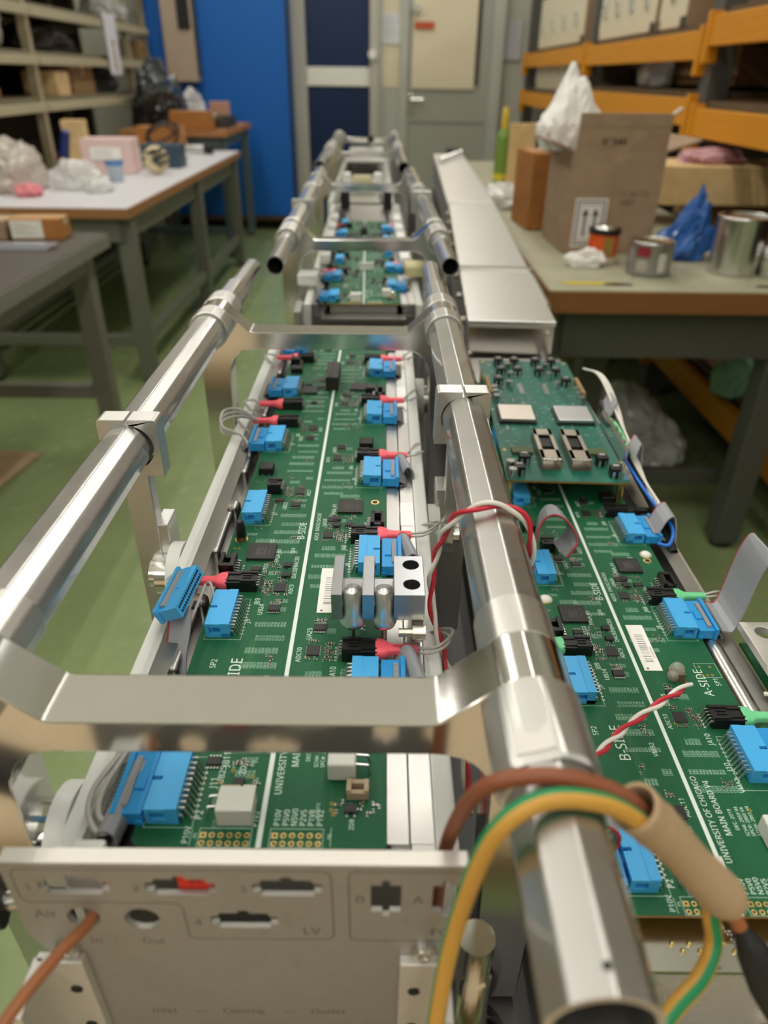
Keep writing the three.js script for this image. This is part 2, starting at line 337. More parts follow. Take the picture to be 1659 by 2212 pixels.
// portal bracket: flat bridge between the tubes, sloping arms, round humps over the tubes, legs down the sides
const FT = 0.101, FY = 0.069, FR = 0.0143;
function bracketGeo(depth, legDown) {
  const s = new THREE.Shape(), R = 0.0158, A = 0.0905, B = FT + R, a = 2.27, hx = FT + R * Math.cos(a), hy = FY + R * Math.sin(a);
  s.moveTo(-0.0655, 0.0612); s.lineTo(0.0655, 0.0612); s.quadraticCurveTo(0.0695, 0.0612, 0.0725, 0.0642);
  s.lineTo(hx - 0.002, hy - 0.002); s.lineTo(hx, hy); s.absarc(FT, FY, R, a, 0, true);
  s.lineTo(B, -legDown); s.lineTo(A + 0.004, -legDown); s.lineTo(A, 0.02); s.quadraticCurveTo(A - 0.001, 0.0457, A - 0.024, 0.0457);
  s.lineTo(-A + 0.024, 0.0457); s.quadraticCurveTo(-A + 0.001, 0.0457, -A, 0.02); s.lineTo(-A - 0.004, -legDown); s.lineTo(-B, -legDown); s.lineTo(-B, FY);
  s.absarc(-FT, FY, R, Math.PI, Math.PI - a, true); s.lineTo(-hx + 0.002, hy - 0.002); s.lineTo(-0.0725, 0.0642); s.quadraticCurveTo(-0.0695, 0.0612, -0.0655, 0.0612);
  s.holes.push(circle(FT, FY, FR), circle(-FT, FY, FR));
  return uvm(toCreasedNormals(ext(s, depth - 0.0016, 0.0008, 24).translate(0, 0, 0.0008), 0.3));
}
function pipe(x, y, z0, z1, r, wall) { // open tube with a wall, from z0 (near) to z1 (far)
  const g = lathe([[r - wall, -z0], [r, -z0], [r, -z1], [r - wall, -z1], [r - wall, -z0]].map((a) => [a[0], a[1]]), 48);
  { const q = toCreasedNormals(g.rotateX(-Math.PI / 2).translate(x, y, 0), 0.7), u = q.attributes.uv, L = Math.abs(z1 - z0); const p = q.attributes.position; for (let i = 0; i < u.count; i++) u.setXY(i, u.getX(i) * 1.0, p.getZ(i) * 5); return q; }
}
function ring(x, y, z0, z1, r, ri = FR, seg = 48) {
  const c = 0.0008;
  return (toCreasedNormals(lathe([[ri, -z0], [r - c, -z0], [r, -z0 + c], [r, -z1 - c], [r - c, -z1], [ri, -z1], [ri, -z0]], seg).rotateX(-Math.PI / 2).translate(x, y, 0), 0.5));
}
function clampGeo() { // split block round the tube, centred on it, depth along z
  const s = new THREE.Shape(), a = 0.0175, r = 0.003;
  s.moveTo(-a, -0.019); s.lineTo(-a, a - r); s.quadraticCurveTo(-a, a, -a + r, a); s.lineTo(-0.0009, a); s.lineTo(-0.0009, 0.0132); s.lineTo(0.0009, 0.0132); s.lineTo(0.0009, a); s.lineTo(a - r, a); s.quadraticCurveTo(a, a, a, a - r); s.lineTo(a, -0.019); s.closePath();
  s.holes.push(circle(0, 0, FR));
  return uvm(ext(s, 0.0125, 0.0004, 20));
}
function frameOf(root, f) {
  const T = FT, ty = FY, X = f.dx ?? 0;
  for (const s of [-1, 1]) {
    const tb = mesh(root, 'tube', [pipe(s * T + X, ty, f.tube[0], f.tube[1], FR - 0.0001, 0.0018)], M.tube);
    if (f.pin) {
      mesh(tb, 'tube_end', [ring(s * T + X, ty, f.tube[1] + 0.004, f.tube[1] - 0.067, 0.0125, 0.004), ring(s * T + X, ty, f.tube[1] - 0.067, f.tube[1] - 0.168, 0.0098, 0.0082)], M.tube);
    }
    if (f.socket) mesh(tb, 'tube_socket', [pipe(s * T + X, ty, f.socket, f.tube[0], 0.0106, 0.0012), ring(s * T + X, ty, f.tube[0] + 0.03, f.tube[0], 0.0125, 0.009)], M.tube);
    for (const [z0, z1, r] of f.rings ?? []) mesh(tb, 'collar', [ring(s * T + X, ty, z0, z1, r)], M.alu);
    for (const [z, side] of f.clamps ?? []) if (side === s) {
      const c = mesh(root, 'clamp', [clampGeo().translate(s * T + X + (s < 0 ? 0.002 : -0.001), ty, z - 0.0125)], M.alu);
      mesh(c, 'clamp_leg', [uvm(rbox(0.016, 0.16, 0.011, 0.0008, s * (T - 0.001) + X, ty - 0.019 - 0.08, z - 0.0065)), uvm(rbox(0.008, 0.11, 0.02, 0.0006, s * (T - 0.011) + X, ty - 0.11, z - 0.012))], M.alu);
    }
  }
  for (const z of f.brackets) mesh(root, 'bracket', [bracketGeo(0.024, 0.13).translate(X, 0, z - 0.024)], M.polish);
}
// milled channel with white rails, carrying one board
function channelOf(root, len, railMat = M.nylon) {
  mesh(root, 'channel', [
    uvm(box(0.13, 0.006, len, 0, -0.045, -len / 2)),
    uvm(box(0.009, 0.044, len, -0.0645, -0.023, -len / 2)), uvm(box(0.009, 0.044, len, 0.0645, -0.023, -len / 2)),
    uvm(box(0.008, 0.012, len, -0.056, -0.022, -len / 2)), uvm(box(0.008, 0.012, len, 0.056, -0.012, -len / 2)),
    uvm(box(0.088, 0.0395, len, 0, -0.0219, -len / 2)),
  ], M.milled);
  for (const s of [-1, 1]) {
    mesh(root, 'rail', [uvm(rbox(0.0092, 0.05, len + 0.006, 0.0008, s * 0.0739, -0.0252, -len / 2))], railMat);
  }
  // pockets milled along the far side wall: ribs and bosses proud of the channel
  for (let w = 0.05; w < len - 0.05; w += 0.107) {
    mesh(root, 'rib', [uvm(rbox(0.012, 0.016, 0.05, 0.003, -0.0625, -0.011, -w - 0.075))], M.milled);
    mesh(root, 'boss', [uvm(rbox(0.011, 0.02, 0.011, 0.004, -0.0585, -0.011, -w))], M.milled);
  }
  for (let w = 0.03; w < len - 0.04; w += 0.055) {
    mesh(root, 'edge_strip', [uvm(box(0.0085, 0.004, 0.0545, 0.0545, -0.003, -w))], w < 0.08 ? M.alu : M.milled);  // lighter metal at the near end puts the lamp reflection into the colour
    if (w < 0.08 || Math.round(w * 1000) % 3) mesh(root, 'edge_strip', [uvm(box(0.0088, 0.0035, w < 0.08 ? 0.0545 : 0.03, 0.0641, -0.0025, -w))], M.alu);
  }
}
// wheel on the outside of the rail
function roller(root, s, z) {
  const r = mesh(root, 'roller', [rod(V(s * 0.079, -0.02, z), V(s * 0.087, -0.02, z), 0.021, 0.021, 32)], M.nylon);
  mesh(r, 'roller_hub', [rod(V(s * 0.087, -0.02, z), V(s * 0.096, -0.02, z), 0.014, 0.014, 32), rod(V(s * 0.096, -0.02, z), V(s * 0.101, -0.02, z), 0.009, 0.009, 24)], M.polish);
}

// ---- near drawer ----
const D1 = [-0.0468, 0.994, -0.168];
const drawer1 = thing('detector_drawer', 'long aluminium drawer frame with two tubes over green board and engraved front panel', 'drawer frame', D1);
frameOf(drawer1, { dx: -0.0017, tube: [0.0895, -0.5], pin: true, brackets: [-0.007, -0.4535], rings: [[-0.43, -0.4533, 0.0166], [-0.4777, -0.503, 0.0166], [-0.0312, -0.054, 0.0151]], clamps: [[-0.2077, -1], [-0.2557, 1]] });
channelOf(drawer1, 0.6);
roller(drawer1, -1, -0.205); roller(drawer1, 1, -0.255); roller(drawer1, -1, -0.02); roller(drawer1, 1, -0.5);
{ // screw collar with wrench flats in front of the bracket
  for (const s of [-1, 1]) {
    const cx = s * FT - 0.0017, g = lathe([[FR, -0.026], [0.0162, -0.0262], [0.0169, -0.0245], [0.0169, 0.0065], [FR, 0.0068]], 64).rotateX(-Math.PI / 2);
    const p = g.attributes.position, an = 0.34; // flatten a wrench flat into the turned collar
    for (let i = 0; i < p.count; i++) { const x = p.getX(i), y = p.getY(i), z = p.getZ(i), d = -x * Math.sin(an) + y * Math.cos(an); if (z > 0.004 && z < 0.03 && d > 0.0148) { const k = d - 0.0148; p.setXYZ(i, x + k * Math.sin(an), y - k * Math.cos(an), z); } }
    const c = mesh(drawer1, 'end_collar', [toCreasedNormals(g.translate(cx, FY, 0), 0.35)], M.alu);
    mesh(c, 'wrench_flat', [uvm(rbox(0.0125, 0.0006, 0.019, 0.0002, 0, 0.0151, 0.013).rotateZ(an)).translate(cx, FY, 0)], M.bead, 'milled wrench flat');
    mesh(c, 'thread_ring', [ring(cx, FY, 0.0305, 0.026, 0.0152)], M.tube);
  }
}
// front panel: cutouts and engraving
{
  const px = (x) => x + 0.047 , py = (y) => y - 0.994; // world to drawer
  const s = poly([[-0.0765, 0.0385], [0.0765, 0.0385], [0.0765, -0.004], [0.0742, -0.012], [0.0742, -0.09], [-0.068, -0.09], [-0.068, -0.022], [-0.0765, -0.004]].map((a) => [a[0], a[1]]));
  const dsub = (cx, cy) => holePath([[-11.6, -2], [-9, -2], [-9, -4.2], [9, -4.2], [9, -2], [11.6, -2], [11.6, 2.2], [9, 2.2], [8.2, 4.4], [2, 4.4], [1.6, 6], [-1.6, 6], [-2, 4.4], [-8.2, 4.4], [-9, 2.2], [-11.6, 2.2]].map((a) => [px(cx) + a[0] * mm, py(cy) + a[1] * mm]));
  s.holes.push(dsub(-0.1012, 1.0197), dsub(-0.0658, 1.0197), dsub(-0.0304, 1.0195), dsub(-0.0463, 1.0));
  const sq = (x0, x1, y0, y1) => { const c = (x0 + x1) / 2; const e = 0.0013; return holePath([[x0, y0], [c - e, y0], [c - e, y0 - 0.0026], [c + e, y0 - 0.0026], [c + e, y0], [x1, y0], [x1, y1], [c + e, y1], [c + e, y1 + 0.0026], [c - e, y1 + 0.0026], [c - e, y1], [x0, y1]].map((a) => [px(a[0]), py(a[1])])); };
  s.holes.push(sq(-0.0025, 0.0077, 1.0065, 1.0215), sq(0.0182, 0.0276, 1.0065, 1.0215));
  s.holes.push(circle(px(-0.1015), py(1.0015), 0.006), circle(px(-0.0814), py(1.0007), 0.0064));
  mesh(drawer1, 'inner_plate', [box(0.146, 0.07, 0.003, 0, -0.042, 0.0035)], plain(0x83807a, 0.6));
  mesh(drawer1, 'red_sticker', [box(0.0125, 0.0105, 0.0006, px(-0.061), py(1.0203), 0.0287)], plain(0xe2331f, 0.6), 'red sticker behind the second cutout');
  mesh(drawer1, 'sticker_print', [new THREE.PlaneGeometry(0.009, 0.006).translate(px(-0.0605), py(1.0205), 0.02905)], std({ color: 0x2a0a08, roughness: 0.7, transparent: true, alphaMap: canvas(96, 64, (c) => { c.fillStyle = '#000'; c.fillRect(0, 0, 96, 64); c.fillStyle = '#fff'; c.font = '52px sans-serif'; c.fillText('SL', 14, 52); }, false) }));
  mesh(drawer1, 'inner_connector', [rbox(0.012, 0.012, 0.012, 0.001, px(-0.1045), py(1.008), 0.016)], M.nylon);
  mesh(drawer1, 'inner_connector', [rod(V(px(-0.094), py(1.002), 0.012), V(px(-0.094), py(0.975), 0.012), 0.0045, 0.0045, 16)], M.alu);
  mesh(drawer1, 'inner_floor', [box(0.146, 0.003, 0.022, 0, -0.07, 0.014)], plain(0x83807a, 0.6));
  const g = ext(s, 0.0014, 0.0003, 20).translate(0, 0, 0.0296);
  const tex = canvas(2048, 1740, (c, W, H) => { // 153 x 130 mm, 13.39 px per mm
    const k = W / 153, X = (x) => (px(x) * 1000 + 76.5) * k, Y = (y) => (38.5 - py(y) * 1000) * k;
    c.fillStyle = '#aeaba6'; c.fillRect(0, 0, W, H);
    for (let i = 0; i < 900; i++) { const v = rnd() < 0.5 ? 162 : 182; c.fillStyle = `rgba(${v},${v - 2},${v - 6},0.14)`; c.beginPath(); c.ellipse(rr(0, W), rr(0, H), rr(4, 60), rr(3, 40), rr(0, 3), 0, 7); c.fill(); }
    for (let i = 0; i < 26; i++) { c.fillStyle = 'rgba(120,112,100,0.10)'; c.beginPath(); c.ellipse(rr(0, W), rr(300, H), rr(4, 26), rr(6, 60), rr(-0.3, 0.3), 0, 7); c.fill(); }
    c.strokeStyle = '#75726e'; c.lineWidth = 7; c.lineJoin = 'round';
    const rp = (pts, r) => { c.beginPath(); pts.forEach((p, i) => { const q = pts[(i + 1) % pts.length], o = pts[(i + pts.length - 1) % pts.length]; if (!i) c.moveTo((p[0] + o[0]) / 2, (p[1] + o[1]) / 2); c.arcTo(p[0], p[1], (p[0] + q[0]) / 2, (p[1] + q[1]) / 2, r); }); c.closePath(); c.stroke(); };
    rp([[X(-0.1203), Y(1.0293)], [X(-0.0155), Y(1.0293)], [X(-0.0155), Y(0.9885)], [X(-0.0665), Y(0.9885)], [X(-0.0665), Y(1.0105)], [X(-0.1203), Y(1.0105)]], 46);
    rp([[X(-0.0098), Y(1.0293)], [X(0.0282), Y(1.0293)], [X(0.0282), Y(0.9882)], [X(-0.0098), Y(0.9882)]], 40);
    c.fillStyle = '#676460'; c.textAlign = 'center'; c.textBaseline = 'middle';
    const tx = (t, x, y, mmh) => { c.font = Math.round(mmh * k * 1.38) + 'px sans-serif'; c.fillText(t, X(x), Y(y)); };
    tx('1', -0.1163, 1.019, 3.4); tx('2', -0.0805, 1.019, 3.4); tx('3', -0.045, 1.019, 3.4); tx('4', -0.0623, 0.999, 3.4);
    tx('B', -0.0062, 1.0135, 4.4); tx('A', 0.0134, 1.0135, 4.4); tx('LV', -0.0233, 0.9938, 4.4); tx('FC', 0.0215, 0.9938, 4.4);
    tx('Air', -0.1142, 1.0033, 4.6); tx('In', -0.1, 0.9868, 3.6); tx('Out', -0.0797, 0.9865, 3.6);
    tx('Inlet', -0.0834, 0.9358, 3.6); tx('—', -0.069, 0.9358, 3.6); tx('Cooling', -0.0525, 0.936, 3.6); tx('—', -0.0345, 0.936, 3.6); tx('Outlet', -0.0192, 0.936, 3.6);
  });
  const q = clean(g), p = q.attributes.position, n = q.attributes.normal, uv = new Float32Array(p.count * 2);
  for (let i = 0; i < p.count; i++) { const front = n.getZ(i) > 0.9; uv[2 * i] = front ? (p.getX(i) + 0.0765) / 0.153 : 0.5; uv[2 * i + 1] = front ? 1 - (0.0385 - p.getY(i)) / 0.13 : 0.25; }
  q.setAttribute('uv', new THREE.BufferAttribute(uv, 2));
  const pm = metal(rgb(0.92, 0.92, 0.92), 0.5, { metalness: 0.55, map: tex, bumpMap: rep(fineNoise, 30), bumpScale: 0.00002 });
  const fp = mesh(drawer1, 'front_panel', [q], pm, 'engraved grey front panel');
  mesh(fp, 'top_lip', [uvm(rbox(0.153, 0.0016, 0.0058, 0.0006, 0, 0.0378, 0.0283))], M.bead);
  const scr = (x, y, r = 0.0048) => mesh(fp, 'cap_screw', [rod(V(px(x), py(y), 0.0302), V(px(x), py(y), 0.0335), r, r * 0.92, 24), new THREE.TorusGeometry(r * 0.55, r * 0.16, 8, 6).translate(px(x), py(y), 0.0337)], M.steel);
  scr(0.0165, 0.9825); scr(-0.1108, 0.983);
  // angle cleats standing in front of the panel
  for (const [x, sgn] of [[0.0165, 1], [-0.114, -1]]) {
    const c = mesh(fp, 'angle_cleat', [uvm(rbox(0.017, 0.07, 0.004, 0.0006, px(x), py(0.944), 0.0332)), uvm(rbox(0.004, 0.07, 0.02, 0.0006, px(x) + sgn * 0.0075, py(0.944), 0.043))], M.bead);
    for (const dy of [0.015, -0.012]) mesh(c, 'cleat_hole', [rod(V(px(x) - sgn * 0.003, py(0.946 + dy), 0.0345), V(px(x) - sgn * 0.003, py(0.946 + dy), 0.0357), 0.0022, 0.0022, 16)], M.dark);
  }
}
// posts holding the frame on the bench
for (const [x, z] of [[0.0868, 0.013], [0.1, -0.488], [-0.1, -0.488]]) {
  const p = mesh(drawer1, 'post', [toCreasedNormals(lathe([[0, -0.135], [0.024, -0.135], [0.022, -0.129], [0.012, -0.118], [0.0088, -0.1], [0.0084, -0.062], [0.0074, -0.06], [0.0074, -0.038], [0, -0.0375]], 32), 0.5).translate(x, 0, z)], M.polish);
  p.userData.label = 'polished round post';
}

mesh(drawer1, 'set_hole', [cylY(0.0011, 0.0006, FT - 0.0017, FY + FR, 0.083, 12)], M.dark);
// ---- second and third drawers further along ----
const D2 = [-0.0265, 0.994, -0.945];
const drawer2 = thing('detector_drawer', 'second aluminium drawer with dark open tube ends beyond the near bracket', 'drawer frame', D2, 0.022);
frameOf(drawer2, { tube: [-0.045, -0.83], socket: 0.096, brackets: [-0.1, -0.7], rings: [[-0.05, -0.0998, 0.0166], [-0.1242, -0.14, 0.0166], [-0.5, -0.53, 0.0166]], clamps: [[-0.29, -1], [-0.4, 1]] });
channelOf(drawer2, 0.86);
mesh(drawer2, 'front_panel', [uvm(box(0.13, 0.075, 0.005, 0, -0.05, 0.008)), uvm(box(0.11, 0.004, 0.02, 0, -0.016, 0.012))], metal(rgb(0.3, 0.29, 0.28), 0.45));
for (const s of [-1, 1]) mesh(drawer2, 'side_plate', [uvm(rbox(0.008, 0.1, 0.05, 0.001, s * 0.083, -0.045, 0.03))], M.alu);
mesh(drawer2, 'side_block', [rbox(0.03, 0.014, 0.05, 0.003, 0.075, 0.014, -0.14)], plain(0xd8cf9a, 0.6));
mesh(drawer2, 'side_block', [rbox(0.028, 0.016, 0.03, 0.003, -0.078, 0.014, -0.08)], M.white);
for (const z of [-0.25, -0.33, -0.41, -0.5, -0.6]) { mesh(drawer2, 'cable_clip', [rbox(0.016, 0.018, 0.05, 0.005, -0.062, 0.008, z)], M.white); mesh(drawer2, 'cable_clip', [rbox(0.018, 0.02, 0.055, 0.005, 0.064, 0.008, z + 0.02)], M.white); }
const D3 = [-0.056, 0.994, -1.84];
const drawer3 = thing('detector_drawer', 'farthest aluminium drawer frame reaching toward the grey door', 'drawer frame', D3, 0.012);
frameOf(drawer3, { tube: [-0.05, -1.2], brackets: [-0.55, -1.13], rings: [[-0.5, -0.53, 0.0172], [-0.6, -0.63, 0.0172], [-1.08, -1.11, 0.0172]] });
channelOf(drawer3, 1.2);
mesh(drawer3, 'cover', [uvm(box(0.12, 0.004, 0.55, 0, 0.03, -0.88))], M.alu);
mesh(drawer3, 'latch_frame', [rbox(0.1, 0.03, 0.02, 0.004, 0, 0.012, -0.18), rbox(0.022, 0.05, 0.03, 0.006, -0.04, 0.02, -0.18), rbox(0.022, 0.05, 0.03, 0.006, 0.04, 0.02, -0.18)], M.white);
mesh(drawer3, 'latch_plate', [rbox(0.05, 0.03, 0.012, 0.006, 0, 0.025, -0.165)], plain(0xd8cfa8, 0.5));
mesh(drawer3, 'knob', [cylY(0.012, 0.02, 0.015, 0.06, -1.1, 16)], M.dark);
for (const x of [-0.045, 0.05]) mesh(drawer2, 'connector_stack', [box(0.02, 0.04, 0.03, x, 0.02, -0.8)], M.blackPlastic);

// ---- drawer with the board under the daughter card ----
const DR = [0.1565, 0.944, -0.171];
const drawerR = thing('electronics_drawer', 'aluminium drawer tray carrying the board with green sleeved plugs', 'drawer', DR, 0);
{
  const len = 0.715;
  mesh(drawerR, 'tray', [
    uvm(box(0.135, 0.006, len, 0, -0.045, -len / 2)), uvm(box(0.011, 0.05, len, -0.0645, -0.027, -len / 2)), uvm(box(0.011, 0.05, len, 0.0645, -0.027, -len / 2)),
    uvm(box(0.09, 0.0395, len - 0.02, 0, -0.0219, -len / 2 - 0.01)), uvm(box(0.008, 0.01, len, 0.056, -0.02, -len / 2)), uvm(box(0.008, 0.01, len, -0.056, -0.02, -len / 2))], M.milled);
  mesh(drawerR, 'side_wall', [uvm(box(0.004, 0.055, len, -0.0725, -0.033, -len / 2))], metal(rgb(0.5, 0.47, 0.43), 0.5));
  mesh(drawerR, 'side_wall', [uvm(box(0.004, 0.055, len, 0.0725, -0.033, -len / 2))], metal(rgb(0.5, 0.47, 0.43), 0.5));
  mesh(drawerR, 'front_plate', [uvm(box(0.15, 0.12, 0.006, 0, -0.077, 0.012))], metal(rgb(0.72, 0.69, 0.63), 0.6, { metalness: 0.35, roughnessMap: rep(scratchTex, 5) }), 'brushed beige metal front plate');
  mesh(drawerR, 'front_lip', [uvm(rbox(0.145, 0.003, 0.026, 0.0005, 0, -0.0125, 0.004))], M.polish);
  for (let i = 0; i < 26; i++) mesh(drawerR, 'contact', [new THREE.SphereGeometry(0.0011, 8, 6).translate(-0.03 + i * 0.0037, -0.0105, 0.006 + (i % 2) * 0.003)], M.gold);
  const b = mesh(drawerR, 'thumb_screw', [rod(V(-0.045, -0.02, 0.012), V(-0.045, -0.02, 0.03), 0.0052, 0.0052, 24), rod(V(-0.045, -0.02, 0.03), V(-0.045, -0.02, 0.038), 0.0066, 0.0066, 24)], M.steel);
  mesh(b, 'screw_slot', [box(0.0015, 0.0125, 0.001, -0.045, -0.02, 0.0382)], M.dark);
  mesh(drawerR, 'cap_nut', [new THREE.SphereGeometry(0.0065, 20, 12).scale(1, 1, 0.7).translate(0.0225, -0.0645, 0.018)], M.steel);
  for (const z of [-0.1, -0.6]) for (const s of [-1, 1]) mesh(drawerR, 'foot', [box(0.02, 0.038, 0.03, s * 0.05, -0.067, z)], M.dark);
  mesh(drawerR, 'guide_rod', [rod(V(0.0575, -0.006, -0.09), V(0.0575, -0.006, -0.2), 0.006, 0.006, 20)], M.steel);
  // holed flange plate at the outer side
  const fs = poly([[0, 0], [0.034, 0], [0.034, 0.06], [0, 0.06]]); fs.holes.push(circle(0.0115, 0.05, 0.0055), circle(0.024, 0.02, 0.003));
  const fl = uvm(ext(fs, 0.0045, 0.0004)).rotateX(-Math.PI / 2).translate(0.0715, 0.0075, -0.12);
  mesh(drawerR, 'side_board', [box(0.03, 0.0016, 0.06, 0.0915, -0.006, -0.15)], plain(0x17603d, 0.5));
  mesh(drawerR, 'flange', [fl, uvm(box(0.0045, 0.012, 0.06, 0.1032, 0.0015, -0.15))], M.bead);
}
// aluminium boxes of the same chain, further along
{
  const t = thing('aluminium_box', 'closed aluminium box with corner screws at the end of the daughter card', 'box', [0.163, 0.887, -0.9], -0.05);
  mesh(t, 'body', [uvm(rbox(0.11, 0.094, 0.98, 0.001, 0, 0.047, -0.49))], M.alu);
  mesh(t, 'lid', [uvm(rbox(0.112, 0.006, 0.985, 0.0008, 0, 0.097, -0.49))], metal(rgb(0.8, 0.79, 0.77), 0.33));
  mesh(t, 'end_plate', [uvm(box(0.108, 0.09, 0.002, 0, 0.046, 0.0015))], metal(rgb(0.62, 0.58, 0.54), 0.16));
  for (const [x, y] of [[0.047, 0.088], [0.047, 0.03], [-0.05, 0.06]]) mesh(t, 'screw', [rod(V(x, y - 0.004, 0.002), V(x, y - 0.004, 0.008), 0.004, 0.003, 12)], M.steel);
  for (let i = 0; i < 8; i++) for (const s of [-1, 1]) mesh(t, 'screw', [rod(V(s * 0.0565, 0.085, -0.05 - i * 0.125), V(s * 0.063, 0.085, -0.05 - i * 0.125), 0.005, 0.004, 12)], M.steel);
  mesh(t, 'strap', [uvm(box(0.118, 0.008, 0.012, 0, 0.1005, -0.28))], M.polish);
  for (const z of [-0.1, -0.8]) mesh(t, 'foot', [box(0.08, 0.029, 0.03, 0, -0.0145, z)], M.dark);
  mesh(t, 'side_handle', [rod(V(0.06, 0.09, -0.1), V(0.06, 0.09, -0.28), 0.006, 0.006, 12)], M.tin);
  const u = thing('aluminium_box', 'farther aluminium box with black knob continuing toward the grey door', 'box', [0.215, 0.887, -1.92], -0.03);
  mesh(u, 'body', [uvm(rbox(0.115, 0.09, 1.3, 0.001, 0, 0.045, -0.65))], M.alu);
  mesh(u, 'lid', [uvm(rbox(0.118, 0.006, 1.3, 0.0008, 0, 0.094, -0.65))], metal(rgb(0.8, 0.79, 0.77), 0.33));
  for (let i = 0; i < 5; i++) mesh(u, 'fitting', [rbox(0.02, 0.025, 0.03, 0.005, -0.04 + 0.02 * i, 0.11, -0.9 - 0.07 * i)], M.tin);
  for (const z of [-0.1, -1.1]) mesh(u, 'foot', [box(0.08, 0.029, 0.03, 0, -0.0145, z)], M.dark);
  mesh(u, 'knob', [rbox(0.05, 0.02, 0.06, 0.006, 0.01, 0.12, -1.15)], M.dark);
  for (let i = 0; i < 6; i++) mesh(u, 'screw', [rod(V(0.058, 0.08, -0.1 - i * 0.2), V(0.068, 0.08, -0.1 - i * 0.2), 0.006, 0.005, 10)], M.steel);
}
// bench carrying the chain of drawers
{
  const t = thing('drawer_bench', 'narrow dark steel bench carrying the row of aluminium drawers', 'bench', [0, 0, 0]);
  const bm = plain(0x3a3936, 0.5);
  mesh(t, 'bench_top', [box(0.42, 0.02, 3.2, 0.06, 0.849, -1.73)], bm);
  mesh(t, 'bench_beam', [box(0.06, 0.08, 3.1, -0.1, 0.799, -1.78), box(0.06, 0.08, 3.1, 0.22, 0.799, -1.78)], bm);
  for (const z of [-0.5, -1.8, -3.1]) for (const x of [-0.1, 0.22]) mesh(t, 'leg', [box(0.05, 0.76, 0.05, x, 0.38, z)], bm);
}

